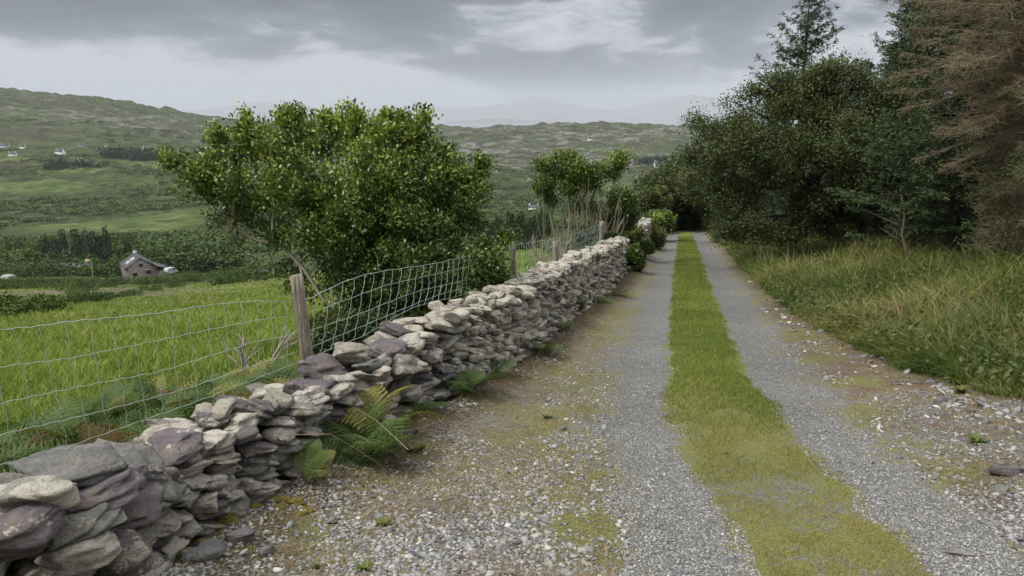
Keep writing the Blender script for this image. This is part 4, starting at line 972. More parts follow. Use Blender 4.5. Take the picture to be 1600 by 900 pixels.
# the dead brown conifer
def dead_tree(base, Hh, seed):
    rg = np.random.default_rng(seed); tw = Acc(); tk = Acc(); tz = np.linspace(0, Hh, 16)
    tx = .12 * np.sin(tz * .9) - .03 * tz; P = np.stack([tx, .08 * np.cos(tz * .7), tz], 1); V, F = polytube(P, .11 * (1 - tz / Hh) ** .8 + .012, 8); tk.add(V, F)
    A0, A1, ra, rb = [], [], [], []; nC = []; nD = []
    for b_ in range(215):
        f = rg.uniform(.06, .98); z = f * Hh; a = rg.uniform(0, 6.28)
        if rg.random() < .45: a = rg.uniform(2.2, 4.2)       # reaching towards the lane
        L = (.75 + 1.75 * math.exp(-((f - .56) / .27) ** 2)) * rg.uniform(.45, 1.08); d = A([math.cos(a), math.sin(a), 0]); s = A([-d[1], d[0], 0]); m = 10
        x0 = A([np.interp(z, tz, P[:, i_]) for i_ in range(3)]); rise = rg.uniform(.05, .9) * (.5 + f)
        pt = A([x0 + d * L * t + A([0, 0, L * (rise * t - .45 * t * t * (1.1 - f) + .05 * math.sin(6 * t))]) + s * L * .08 * rg.normal() * t for t in np.linspace(0, 1, m + 1)])
        rr = np.linspace(.005 + .006 * L, .0022, m + 1); A0.append(pt[:-1]); A1.append(pt[1:]); ra.append(rr[:-1]); rb.append(rr[1:])
        for q in range(int(L * 27)):
            t = rg.uniform(.15, 1); c = A([np.interp(t, np.linspace(0, 1, m + 1), pt[:, i_]) for i_ in range(3)]); sg = rg.choice([-1, 1])
            dr = norm(d * .9 + s * sg * rg.uniform(.3, 1) + A([0, 0, rg.uniform(-.5, .35)])); ln = rg.uniform(.15, .6) * (1.15 - t) + .08
            c1 = c + dr * ln * .55; c2 = c1 + norm(dr + rg.normal(size=3) * .25 + A([0, 0, -.5])) * ln * .5
            A0 += [[c], [c1]]; A1 += [[c1], [c2]]; ra += [[.0036], [.0028]]; rb += [[.0028], [.0016]]
            for _ in range(5):
                tt = rg.random(); e = c * (1 - tt) + c1 * tt if rg.random() < .5 else c1 * (1 - tt) + c2 * tt; dd = norm(dr + rg.normal(size=3) * .7); 
                A0.append([e]); A1.append([e + dd * rg.uniform(.05, .17)]); ra.append([.0026]); rb.append([.0013])
            if rg.random() < .06 + .2 * (f < .3): nC.append(c1); nD.append(dr)
    V, F = tubes(np.concatenate([A(x) for x in A0]), np.concatenate([A(x) for x in A1]), np.concatenate([A(x) for x in ra]), np.concatenate([A(x) for x in rb]), 3); tw.add(V, F)
    t = empty('dead_conifer', base); tag(t, 'dead conifer with bare brown twigs filling the right side above the grass', 'tree')
    ob('trunk', tk.mesh('trunk', M['dark_bark'], True), t); ob('dead_twigs', tw.mesh('dead_twigs', M['twig']), t)
    nC, nD = A(nC), A(nD); cnt = 22; C = (nC[:, None] + nD[:, None] * rg.random((len(nC), cnt, 1)) * .25 + rg.normal(size=(len(nC), cnt, 3)) * .05).reshape(-1, 3)
    V, F = leaves(C, norm(np.repeat(nD, cnt, 0) + rg.normal(size=(len(C), 3)) * .6), rdir(len(C)), .05, .014, .1)
    ob('green_needles', mesh('green_needles', V, F, M['needle'], {'rnd': np.repeat(rg.random(len(C)), 4), 'young': np.full(len(V), .6)}), t)
    return t
b0 = on_plane(1600, 486); b0[2] = h1(b0[0], b0[1])
dead_tree(b0, 6.0, 5)
# thin sapling in the grass
s0 = on_plane(1412, 452); s0[2] = h1(s0[0], s0[1]); a = Acc(); P = A([[0, 0, 0], [-.05, 0, .25], [-.14, 0, .5], [-.1, .05, .85], [-.2, .05, 1.25]]); V, F = polytube(P, np.linspace(.03, .012, 5), 6); a.add(V, F)
for _ in range(14):
    f = R.uniform(.3, 1); c = A([np.interp(f * 4, range(5), P[:, i_]) for i_ in range(3)]); V, F = tubes([c], [c + A([R.normal() * .4, R.normal() * .3, .25])], .008, .003, 3); a.add(V, F)
tag(ob('dead_sapling', a.mesh('dead_sapling', M['stem_bark'], True), None, s0), 'thin bare sapling trunk rising from the tall grass right of the leafy tree', 'tree')

# ------------------------------------------------------------------ ferns
def frond(L, npair, rg, wid=.34, pin=6, arch=.6):
    """a bipinnate frond growing along +x"""
    C, Dd, Ls, Ws = [], [], [], []; t = np.linspace(0, 1, 10)
    rach = np.stack([L * t * .92, 0 * t, L * (arch * t - arch * .95 * t ** 2.0)], 1); cv = np.linspace(.18, .99, npair)
    for f in cv:
        c = A([np.interp(f, t, rach[:, i_]) for i_ in range(3)]); f2 = min(1, f + .05); tg = norm(A([np.interp(f2, t, rach[:, i_]) for i_ in range(3)]) - c + 1e-6)
        pl = L * wid * (1 - ((f - .22) / .80) ** 2) * .95 * (.75 + .25 * min(1, (f - .15) / .1)) + .006
        for sg in (-1, 1):
            pd = norm(A([.45, sg * 1.0, 0]) * 1.0 + tg * .3 + A([0, 0, -.18])); m = max(3, int(pin * pl / (L * wid * .5)) + 1)
            for q in range(m):
                g = (q + .5) / m; cc = c + pd * pl * g + A([0, 0, -.12 * pl * g * g]); wl2 = pl * .17 * (1 - g * .8) + .0025
                for s2 in (-1, 1):
                    C.append(cc); Dd.append(norm(pd * .6 + s2 * norm(np.cross(pd, A([0, 0, 1.]))))); Ls.append(wl2); Ws.append(pl / m * 1.15 + .001)
            C.append(c + pd * pl * .85); Dd.append(pd); Ls.append(pl * .2); Ws.append(pl * .06 + .002)
    C, Dd, Ls, Ws = map(A, (C, Dd, Ls, Ws)); n = len(C); nr = norm(A([[0, 0, 1.]]) + rg.normal(size=(n, 3)) * .15)
    V, F = leaves(C, Dd, nr, Ls, Ws, .08); Vs, Fs = polytube(rach, np.linspace(.0035, .001, 10) * (L / .5) ** .5, 4)
    return V, F, Vs, Fs
def fern_mesh(nf, L, seed, wid=.34, spread=6.28, a0=0., tilt=.9, npair=11, col=.0):
    rg = np.random.default_rng(seed); a = Acc(); s = Acc()
    for k in range(nf):
        V, F, Vs, Fs = frond(L * rg.uniform(.6, 1.1), npair, rg, wid, 7, rg.uniform(.5, 1.1) * tilt); yaw = a0 + (k + rg.uniform(-.3, .3)) / nf * spread
        rm = euler_mat(rg.normal() * .3, 0, 0); rz = euler_mat(0, 0, yaw) ; rise = euler_mat(0, -rg.uniform(.1, .8) * tilt, 0); Mx = rz @ rise @ rm
        y_ = rg.uniform(.45, .8) if rg.random() < col else rg.uniform(0, .15)
        a.add(V @ Mx.T, F, rnd=rg.uniform(.2, 1), young=y_); s.add(Vs @ Mx.T, Fs)
    return a, s
M['stem'] = simple('fern_stem', (.16, .15, .06), .8, .2, .2, 10)
def fern(px, py, nf, L, seed, label, z=None, name='fern', col=.05, a0=0., spread=6.28, D=None, wid=.36, tilt=.9):
    p = on_plane(px, py) if D is None else at(px, py, D)
    if D is None: p[2] = h1(p[0], p[1])
    a, s = fern_mesh(nf, L, seed, wid, spread, a0, tilt, col=col); t = empty(name, p); tag(t, label, 'fern', 'ferns at the foot of the wall')
    ob('frond', a.mesh('fronds', M['fern']), t); ob('stem', s.mesh('stems', M['stem']), t); return t
fern(478, 762, 7, .34, 1, 'round feathery green fern lowest down at the wall foot', a0=-1.2, spread=3.6)
fern(560, 716, 11, .46, 2, 'tallest bright green fern leaning against the wall', col=.06)
fern(600, 728, 9, .44, 3, 'broad green fern with drooping fronds right of the tallest one', col=.05)
fern(590, 700, 7, .50, 31, 'upright yellowing fern behind the broad fern against the stones', col=.6, tilt=1.3)
fern(650, 660, 6, .30, 4, 'small fern with one long low frond between the two fern clumps', col=.1)
fern(735, 628, 10, .40, 5, 'dark green fern clump spreading onto the gravel at the middle of the wall', col=.05)
fern(700, 610, 7, .40, 6, 'fern with browning fronds growing out of the middle of the wall face', col=.4, tilt=1.1)
fern(848, 560, 8, .30, 7, 'small dark fern at the wall foot before the far bend', col=.1)
fern(900, 496, 8, .42, 8, 'pale green fern high on the far part of the wall face', col=.3, tilt=1.4)
fern(965, 465, 7, .34, 9, 'small fern low down by the end of the stone wall', col=.2)
fern(930, 478, 7, .30, 10, 'little fern at the wall foot between the pale high fern and the wall end', col=.3)
fern(880, 525, 6, .24, 11, 'small green fern low on the far wall right of the dark one', col=.1)
fern(620, 610, 6, .30, 12, 'browning fern growing from the wall face above the broad fern', col=.7, tilt=1.2)
fern(770, 600, 7, .30, 14, 'green fern at the wall foot right of the dark clump', col=.1)
# bracken belt behind the fence: a mass nobody could count
kinds = [fern_mesh(8, .46, 40 + k, .34, tilt=1.15, col=.06) for k in range(4)]; gm = Acc(); rm_ = Acc()
for q in range(520):
    Y = float(R.choice([R.uniform(2.8, 6.2), R.uniform(5.5, 14.5)], p=[.78, .22])); off = R.uniform(.70, 1.95 if Y < 7.5 else 1.3)
    x = float(Xw(Y)) - off; z = h1(x, Y) + R.uniform(0, .06); a, s = kinds[R.integers(4)]; V = np.concatenate(a.V); F = np.concatenate(a.F[3]); sc = R.uniform(.6, 1.15)
    V = V @ euler_mat(R.normal() * .15, R.normal() * .15, R.uniform(0, 6.28)).T * sc + A([x, Y, z])
    if R.random() < .06 + .3 * (vnoise(x * 1.6, Y * 1.6, 5) > .5): rm_.add(V, F, rnd=np.repeat(R.random(len(V) // 4), 4) * .6)
    else: gm.add(V, F, rnd=np.concatenate(a.at['rnd']), young=np.concatenate(a.at['young']))
tag(ob('bracken', gm.mesh('bracken', M['fern'])), 'green bracken growing thick between the wire fence and the field', 'bracken', kind='stuff')
tag(ob('bracken', rm_.mesh('rusty_bracken', M['rust_fern'])), 'rust brown dying bracken fronds mixed into the green behind the wall', 'bracken', kind='stuff')
# bramble sticks over the lane edge
def stem(pts_, r, label):
    P = A([on_plane(x, y) + A([0, 0, z]) for x, y, z in pts_]); t = np.linspace(0, 1, 16); P = np.stack([np.interp(t, np.linspace(0, 1, len(P)), P[:, k]) for k in range(3)], 1)
    V, F = polytube(P, np.linspace(r, r * .5, 16), 5); tag(ob('bare_stem', mesh('bare_stem', V - P[0], F, M['straw_stem'], None, True), None, P[0]), label, 'stem')
M['straw_stem'] = simple('straw_stem', (.33, .24, .15), .8, .2, .3, 12)
stem([(455, 790, .42), (520, 760, .33), (560, 745, .18), (600, 742, .05)], .0025, 'thin straw coloured stem arching from the wall over the ferns')
stem([(640, 765, .25), (590, 725, .30), (560, 700, .28), (530, 720, .15)], .0018, 'fine bramble stem looping in front of the tallest fern')
stem([(625, 660, .02), (618, 655, .22), (612, 650, .38)], .0025, 'short pale twig standing upright against the wall')
stem([(710, 700, .02), (740, 692, .03), (770, 690, .01)], .003, 'pale stalk lying flat on the straw right of the ferns')
# small green weeds on the gravel
def weed(px, py, r, label, n=16):
    p = on_plane(px, py); p[2] = h1(p[0], p[1]); C = np.zeros((n, 3)) + R.normal(size=(n, 3)) * r * .15; C[:, 2] = .005; a_ = R.uniform(0, 6.28, n)
    d = np.stack([np.cos(a_), np.sin(a_), R.uniform(.25, .8, n)], 1); V, F = leaves(C, d, np.tile(up, (n, 1)), R.uniform(.6, 1.1, n) * r, r * .3, .15)
    tag(ob('weed', mesh('weed', V, F, M['fern'], {'rnd': np.repeat(R.random(n), 4) + .3, 'young': np.repeat(R.random(n) * .5, 4)}), None, p), label, 'weed')
weed(650, 706, .09, 'leafy rosette weed just right of the ferns', 22); weed(568, 885, .06, 'small bright weed on the gravel near the bottom edge', 26); weed(600, 812, .06, 'yellow green weed on the mossy gravel left of centre', 30)
weed(492, 880, .05, 'tiny green weed on the gravel by the flat grey stone', 18); weed(1525, 700, .09, 'green weed tuft among stones at the right edge of the lane', 26); weed(1500, 625, .10, 'low weed tuft on the brown needles by the grass bank', 26); weed(855, 655, .06, 'small clump of clover in the middle of the left verge', 26)

# ------------------------------------------------------------------ fence
FOFF = .72
Yt = np.linspace(1.2, 40, 1500); FX = []
for y in Yt:
    t_, n_2, _ = frame(y); FX.append([float(Xw(y)) - n_2[0] * FOFF, y - n_2[1] * FOFF])
FX = A(FX); FPX = A([project((x, y, EYE - .24 * y))[0] for x, y in FX]); o_ = np.argsort(FPX)
def fpt(px, py, bulge=0.):
    x = np.interp(px, FPX[o_], FX[o_, 0]); y = np.interp(px, FPX[o_], FX[o_, 1]); p = at(px, py, float(y)); return p + A([bulge, 0, 0])
W5 = [  # each line wire surveyed post to post
 [(-260, 560), (-120, 530), (0, 515), (60, 510), (110, 502), (180, 496), (250, 489), (330, 476), (400, 470), (440, 471), (474, 473), (490, 464), (510, 452), (560, 431), (600, 423), (680, 412), (800, 383), (868, 373), (905, 362), (942, 348), (956, 345)],
 [(-260, 640), (0, 573), (110, 560), (250, 531), (400, 500), (474, 491), (530, 473), (600, 446), (700, 424), (800, 400), (868, 385), (942, 357), (956, 354)],
 [(-260, 710), (0, 630), (140, 601), (250, 581), (400, 533), (474, 520), (550, 495), (650, 455), (720, 440), (800, 414), (868, 395), (942, 366), (956, 362)],
 [(-260, 770), (0, 679), (150, 645), (300, 605), (400, 570), (474, 547), (570, 508), (680, 462), (800, 428), (868, 404), (942, 373), (956, 369)],
 [(-260, 830), (0, 726), (100, 700), (200, 665), (300, 630), (400, 592), (474, 563), (575, 522), (642, 480), (720, 462), (800, 441), (868, 411), (942, 379), (956, 374)]]
def wire_y(w, px): return float(np.interp(px, [q[0] for q in w], [q[1] for q in w]))
fence = empty('wire_fence', fpt(474, 563)); f0 = A(fence.location); tag(fence, 'sagging galvanised stock wire on weathered wooden posts behind the stone wall', 'fence')
a = Acc(); pxs = np.concatenate([np.arange(-250, 860, 7), np.arange(860, 956, 3)])
smf = lambda arr: np.convolve(np.pad(arr, 3, 'edge'), np.ones(7) / 7, 'valid')
pys = []
for q, w in enumerate(W5):
    y_ = smf(A([wire_y(w, x) for x in pxs])); pys.append(y_); P = A([fpt(x, yy, .0) for x, yy in zip(pxs, y_)])
    P[:, 2] += .0025 * np.sin(np.arange(len(P)) * 1.3 + q); V, F = polytube(P, .0019 if q else .0024, 5); a.add(V - f0, F)
# upright stays, kinked between the line wires
s_end = [fpt(x, 500)[:2] for x in pxs]; cum = np.concatenate([[0], np.cumsum(np.linalg.norm(np.diff(A(s_end), axis=0), axis=1))])
for s in np.arange(.05, cum[-1], .15):
    x = float(np.interp(s, cum, pxs)); ptl = []
    lean = float(np.interp(x, [-250, 100, 400, 474, 520, 700, 900], [.04, .07, .02, .0, -.08, -.05, 0])) 
    for q in range(5):
        yy = float(np.interp(x, pxs, pys[q])); p = fpt(x, yy); t_ = A([.4, .9, 0]); p = p + t_ * lean * (q - 2) * .55 + A([R.normal(), 0, 0]) * .004; zx = project(p)[0]
        p = fpt(zx, float(np.interp(zx, pxs, pys[q]))); ptl.append(p)
        if q < 4:
            pass
    Pn = []
    for q in range(5):
        Pn.append(ptl[q])
        if q < 4: Pn.append((ptl[q] + ptl[q + 1]) / 2 + A([.008, .004, 0]))
    V, F = polytube(A(Pn), .0017, 4); a.add(V - f0, F)
ob('wire_mesh', a.mesh('wire_mesh', M['wire'], True), fence)
def post(px, top, r, lean, dy=.05, h=None):
    p = fpt(px, top); b_ = A([p[0] + lean, p[1] + .03, h1(p[0], p[1]) - .15]); n = 12; ts = np.linspace(0, 1, n); a = Acc(); k = 14
    V = []
    for t in ts:
        c = b_ * (1 - t) + p * t; th = np.arange(k) * 2 * math.pi / k; rr = r * (1 + .07 * np.sin(th * 3 + 1) + .05 * np.sin(th * 7) + .02 * R.normal(size=k))
        V.append(np.stack([c[0] + rr * np.cos(th), c[1] + rr * np.sin(th), np.full(k, c[2]) + (.012 * np.cos(th) if t == 1 else 0)], 1))
    V = np.concatenate(V); j_ = np.arange(k); q_ = np.stack([j_, (j_ + 1) % k, (j_ + 1) % k + k, j_ + k], 1); F = (q_[None] + (np.arange(n - 1) * k)[:, None, None]).reshape(-1, 4)
    V = np.concatenate([V, [p]]); cap = A([[(n - 1) * k + q, (n - 1) * k + (q + 1) % k, len(V) - 1] for q in range(k)]); me = mesh('post', V - f0, [F, cap], M['post'])
    return ob('post', me, fence)
M['post'].node_tree.nodes  # grain
m, nt, b = material('post_wood'); p = nt.node('ShaderNodeTexCoord').outputs['Object']; g = nt.noise(nt.scale(p, (22, 22, 1.6)), 3, 6, .7); g2 = nt.noise(p, 6, 4)
nt.set(b.inputs['Base Color'], nt.mix(nt.ss(.35, .65, g2), nt.ramp(g, [(.35, (.07, .055, .04)), (.5, (.22, .19, .15)), (.65, (.38, .34, .28))]), nt.ramp(g, [(.35, (.06, .045, .03)), (.55, (.25, .21, .15)), (.7, (.36, .31, .24))])))
b.inputs['Roughness'].default_value = .9; nt.link(nt.bump(g, .012, .9), b.inputs['Normal']); M['post'] = m
post(462, 430, .047, .10); post(800, 378, .045, .01); post(868, 377, .045, .02); post(940, 346, .05, 0); post(955, 344, .05, .02); post(-240, 560, .05, .02)

# ------------------------------------------------------------------ valley: buildings
def prism_roof(x0, x1, y0, y1, z0, z1, ov=.25, th=.12):
    """gable roof, ridge along x"""
    ym = (y0 + y1) / 2; s = (z1 - z0) / (ym - y0); a = Acc()
    for sg, ye in ((-1, y0 - ov), (1, y1 + ov)):
        ze = z0 - ov * s; V = A([[x0 - ov, ye, ze], [x1 + ov, ye, ze], [x1 + ov, ym, z1], [x0 - ov, ym, z1]], float); V = np.concatenate([V + A([0, 0, .03]), V + A([0, 0, .03 + th])])
        F = A([[0, 1, 2, 3], [4, 7, 6, 5], [0, 4, 5, 1], [1, 5, 6, 2], [2, 6, 7, 3], [3, 7, 4, 0]]); a.add(V, F)
    return a
def gable_wall(x0, x1, y0, y1, zb, z0, z1):
    ym = (y0 + y1) / 2; V = A([[x0, y0, zb], [x1, y0, zb], [x1, y1, zb], [x0, y1, zb], [x0, y0, z0], [x1, y0, z0], [x1, y1, z0], [x0, y1, z0], [x0, ym, z1], [x1, ym, z1]], float)
    a = Acc(); a.add(V, A([[0, 1, 5, 4], [1, 2, 6, 5], [2, 3, 7, 6], [3, 0, 4, 7]])); a.F.setdefault(3, []); a.F[3] += [A([[4, 8, 7], [5, 6, 9]])]; a.F[4] += [A([[4, 5, 9, 8], [7, 8, 9, 6]])]; return a
def house(px, py, wpx, label, rz=0., wallm='white', roofm='slate', aspect=.5, hw=.19, chim=2, name='cottage'):
    c = hit(px, py); Lh = .8 * wpx / FOC * c[1]; Wd = Lh * aspect; hh = Lh * hw; x0, x1, y0, y1 = -Lh / 2, Lh / 2, -Wd / 2, Wd / 2; t = empty(name, c + A([0, 0, .1]), rz); tag(t, label, 'house', 'houses scattered over the far valley')
    ob('wall', gable_wall(x0, x1, y0, y1, -2, hh, hh + Wd * .42).mesh('wall', M[wallm]), t)
    rf = ob('roof', prism_roof(x0, x1, y0, y1, hh, hh + Wd * .42).mesh('roof', M[roofm]), t)
    for k in range(chim):
        xx = (x0 + .5, x1 - .5)[k]; V, F = box(xx - .4, xx + .4, -.35, .35, hh + Wd * .3, hh + Wd * .42 + .9); ob('chimney', mesh('chimney', V, F, M[wallm]), rf)
    nw = 3
    for k in range(nw):
        xx = x0 + Lh * (k + .5) / nw; V, F = box(xx - .5, xx + .5, y0 - .06, y0 + .1, hh * .35, hh * .35 + 1.1); ob('window' if k != 1 else 'door', mesh('window', V, F, M['glass']), t)
    return t
house(270, 240, 15, 'white slate roofed cottage farthest right on the far hillside, next to the holly bush tip', .15)
house(228, 235, 12, 'small white cottage second from the right on the far hillside', -.2)
house(166, 231, 5, 'tiny white gabled house at the left end of the dark trees on the hillside', .9)
house(127, 230, 13, 'pale grey low house in the middle of the hillside hamlet', .1, 'grey')
house(94, 241, 18, 'long whitish farmhouse among dark trees below the hillside hamlet', -.3, 'white')
house(20, 243, 14, 'low white cottage at the edge of the green meadow on the left', .05)
house(8, 230, 16, 'grey roofed house at the far left edge on the hillside', .1, 'grey')
house(36, 232, 10, 'small flat looking white house just above the meadow on the left', .1, 'white')
house(125, 250, 6, 'tiny white shed between the bushes below the hamlet', .4)
house(834, 327, 20, 'white cottage with blue grey roof nearest in the valley, left of the open holly', -.35)
house(842, 280, 10, 'white gabled house higher up behind the open holly', 1.0)
house(826, 283, 4, 'tiny white outbuilding beside the white gabled house', .2)
house(1034, 262, 30, 'long grey roofed building at the left of the far cluster on the right', .1, 'grey')
house(1066, 263, 26, 'pale building at the right of the far cluster beside the dark tree', -.1, 'white')
house(1050, 267, 14, 'low white building in front of the far cluster', .2)
house(985, 258, 9, 'square grey ruin on the hillside left of the far cluster', .3, 'grey', 'grey', .8, .8, 0)
house(922, 219, 9, 'lone pale house high on the far ridge', .1)
# the stone barn
m, nt, b = material('barn_rubble'); p = nt.node('ShaderNodeTexCoord').outputs['Object']; v = nt.vor(nt.scale(p, (1, 1, 1.6)), 2.2); s_ = nt.node('ShaderNodeSeparateColor'); nt.link(v.outputs['Color'], s_.inputs[0])
c = nt.ramp(s_.outputs[0], [(0, (.09, .075, .068)), (.5, (.15, .125, .112)), (.85, (.22, .185, .155)), (1, (.36, .33, .28))]); c = nt.mix(nt.ss(.3, .6, v.outputs['Distance']), c, (.1, .085, .075)); nt.set(b.inputs['Base Color'], c); b.inputs['Roughness'].default_value = .95; M['barn'] = m
Dg = 185.
bc0 = at(222, 433, Dg); k_ = Dg / FOC; Lb, Wb, hb = 8.6, 45 * k_, 15 * k_; zr = hb + 15.5 * k_
bc = bc0 + A([-.545, .839, 0]) * Lb / 2
barn = empty('stone_barn', bc, math.radians(-57)); tag(barn, 'rubble stone barn with slate roof and skylights below the field', 'barn')
ob('wall', gable_wall(-Lb / 2, Lb / 2, -Wb / 2, Wb / 2, -6, hb, zr).mesh('wall', M['barn']), barn)
rf = ob('roof', prism_roof(-Lb / 2, Lb / 2, -Wb / 2, Wb / 2, hb, zr, .2, .18).mesh('roof', M['slate']), barn)
BN = (Lb, Wb, hb, zr)
sl = (zr - hb) / (Wb / 2)
for q, (fx_, fy_) in enumerate([(.28, .58), (.28, .36), (-.02, .58), (-.02, .36)]):
    # skylights on the slope facing left of the photo
    yy = -Wb / 2 + Wb / 2 * fy_; xx = Lb / 2 * fx_; V, F = box(-.32, .32, -.75, .75, 0, .1); V = V @ euler_mat(math.atan(sl), 0, 0).T + A([xx, yy, hb + (yy + Wb / 2) * sl + .2]); ob('skylight', mesh('skylight', V, F, M['sky_glass']), rf)
for (y_, z_, w_, h_) in [(-1.45, .35, .95, .85), (1.5, .75, 1.0, .8), (0, 2.45, .8, .75)]:
    V, F = box(Lb / 2 - .3, Lb / 2 + .03, y_ - w_ / 2, y_ + w_ / 2, z_, z_ + h_); wn = ob('window', mesh('window', V, F, M['opening']), barn)
    V, F = box(Lb / 2 - .05, Lb / 2 + .06, y_ - w_ / 2 - .15, y_ + w_ / 2 + .15, z_ + h_, z_ + h_ + .22); ob('lintel', mesh('lintel', V, F, M['grey']), wn)
V, F = box(Lb / 2 - 6, Lb / 2 - .1, Wb / 2 + .02, Wb / 2 + 2.6, -5, 1.2); ob('lean_to', mesh('lean_to', V, F, M['barn']), barn)
V = A([[Lb / 2 - 6.2, Wb / 2 - .1, 2.3], [Lb / 2 + .2, Wb / 2 - .1, 2.3], [Lb / 2 + .2, Wb / 2 + 2.9, 1.3], [Lb / 2 - 6.2, Wb / 2 + 2.9, 1.3]]); V = np.concatenate([V, V + A([0, 0, .15])]); ob('lean_to_roof', mesh('lean_to_roof', V, A([[0, 1, 2, 3], [4, 7, 6, 5], [0, 4, 5, 1], [1, 5, 6, 2], [2, 6, 7, 3], [3, 7, 4, 0]]), M['slate']), barn)
V, F = box(-Lb / 2 + .6, -Lb / 2 + 1.4, -.4, .4, zr - .4, zr + .7); ob('chimney', mesh('chimney', V, F, M['grey']), rf)
# white van half hidden beside it
vp = at(267, 428, 181.); van = empty('parked_van', vp, 1.2); van.scale = (.72,) * 3; tag(van, 'white van half hidden by hedge at the right end of the stone barn', 'van')
prof = A([[-1.9, .35], [-1.9, 1.9], [-1.6, 2.1], [.9, 2.1], [1.4, 1.35], [2.0, 1.15], [2.1, .35]]); n = len(prof); V = np.concatenate([np.stack([prof[:, 0], np.full(n, -.85), prof[:, 1]], 1), np.stack([prof[:, 0], np.full(n, .85), prof[:, 1]], 1)])
F4 = A([[q, (q + 1) % n, (q + 1) % n + n, q + n] for q in range(n)]); me = mesh('body', V, [F4], M['pale']); ob('body', me, van)
Vc = Acc()
for yy in (-.86, .86): Vc.add(np.stack([prof[:, 0], np.full(n, yy), prof[:, 1]], 1), A([[0, 1, 2, 3, 4, 5, 6]]))
ob('side_panel', Vc.mesh('side', M['pale']), van); V, F = box(.2, 1.0, -.9, -.87, 1.3, 1.85); ob('window', mesh('window', V, F, M['glass']), van)
for xx in (-1.2, 1.3):
    for yy in (-.8, .8):
        V, F = polytube([[xx, yy - .1, .35], [xx, yy + .1, .35]], .34, 12); ob('wheel', mesh('wheel', V, F, M['opening']), van)
M['boulder'] = simple('boulder_stone', (.26, .25, .235), .9, .2, .3, 1.5)
# grey boulder, yellow sign, shed roof, poles
bp = hit(13, 438); V, F = rock(22 / FOC * bp[1], 3, 11 / FOC * bp[1] * 1.3, 3, .8, 3, .03, 0); tag(ob('boulder', mesh('boulder', V, F, M['boulder'], None, True), None, bp + A([0, 0, .3])), 'big smooth pale grey boulder in the field at the left edge', 'boulder')
sp = at(138, 420, 190.); sp[2] = h1(sp[0], sp[1]); M['yellow'] = simple('yellow_board', (.33, .30, .15), .8, .3, .1, 3); sgn = empty('yellow_board', sp); tag(sgn, 'pale yellow board on a post above the hedge left of the barn', 'sign')
ztop = at(138, 408, 190.)[2] - sp[2]; V, F = polytube([[.9, 0, -.5], [.9, 0, ztop]], .12, 8); ob('post', mesh('post', V, F, M['yellow']), sgn); V, F = box(-.5, .9, -.3, -.26, ztop - .5, ztop + .5); ob('board', mesh('board', V, F, M['yellow']), sgn)
sh = at(118, 420, 205.); sh[2] = h1(sh[0], sh[1]); shd = empty('shed', sh, .1); tag(shd, 'low grey roofed shed mostly hidden by bushes left of the yellow board', 'shed'); hz_ = at(118, 417, 205.)[2] - sh[2]
ob('wall', gable_wall(-4, 4, -2, 2, -3, hz_, hz_ + 1).mesh('wall', M['grey']), shd); ob('roof', prism_roof(-4, 4, -2, 2, hz_, hz_ + 1).mesh('roof', M['slate']), shd)
def pole(px, ptop, pbot, label, D=None):
    c = hit(px, pbot) if D is None else at(px, pbot, D); c[2] = h1(c[0], c[1]); Hh = at(px, ptop, c[1])[2] - c[2]; t = empty('utility_pole', c); tag(t, label, 'utility pole', 'wooden poles of the power line')
    V, F = polytube([[0, 0, -.3], [0, 0, Hh]], .16, 6); ob('pole', mesh('pole', V, F, M['post']), t); V, F = box(-.9, .9, -.08, .08, Hh - .7, Hh - .55); ob('crossarm', mesh('crossarm', V, F, M['post']), t)
pole(18, 350, 363, 'leftmost of the three thin wooden power poles above the wood'); pole(111, 345, 362, 'middle power pole standing above the conifers'); pole(178, 328, 344, 'right hand power pole on the pale green slope')

# ------------------------------------------------------------------ woods and scrub of the valley
def clump(n, kind, rg):
    """unit bush (radius 1) or cone, as leaf sprays"""
    if kind == 'cone':
        z = rg.random(n) ** 1.3; r = (1 - z) * .34 * np.sqrt(rg.uniform(.25, 1, n)) * (1 + .35 * np.sin(z * 34)); a = rg.uniform(0, 6.28, n); C = np.stack([r * np.cos(a), r * np.sin(a), z * 2], 1); d = norm(np.stack([np.cos(a), np.sin(a), np.full(n, -.15)], 1) + rg.normal(size=(n, 3)) * .35)
        return C, d, .17, .085
    cs = rg.normal(size=(9, 3)) * A([.42, .42, .2]) + A([0, 0, .5]); k = rg.integers(0, 9, n); C = cs[k] + norm(rg.normal(size=(n, 3))) * rg.uniform(.2, .46, (n, 1)); C[:, 2] = np.abs(C[:, 2])
    f_ = 1.0 if n > 150 else 1.7
    return C, norm(C - A([0, 0, .3]) + rg.normal(size=(n, 3)) * .7), .20 * f_, .15 * f_
def clump_pool(kind, n, m=5):
    out = []
    for q in range(m):
        rg = np.random.default_rng(100 + q + (50 if kind == 'cone' else 0)); C, d, L, W = clump(n, kind, rg); V, F = leaves(C, d, norm(rg.normal(size=(n, 3)) + up), L, W, .1); out.append((V, F, np.repeat(rg.random(n), 4)))
    return out
P_b = clump_pool('bush', 260); P_c = clump_pool('cone', 240); P_s = clump_pool('bush', 90)
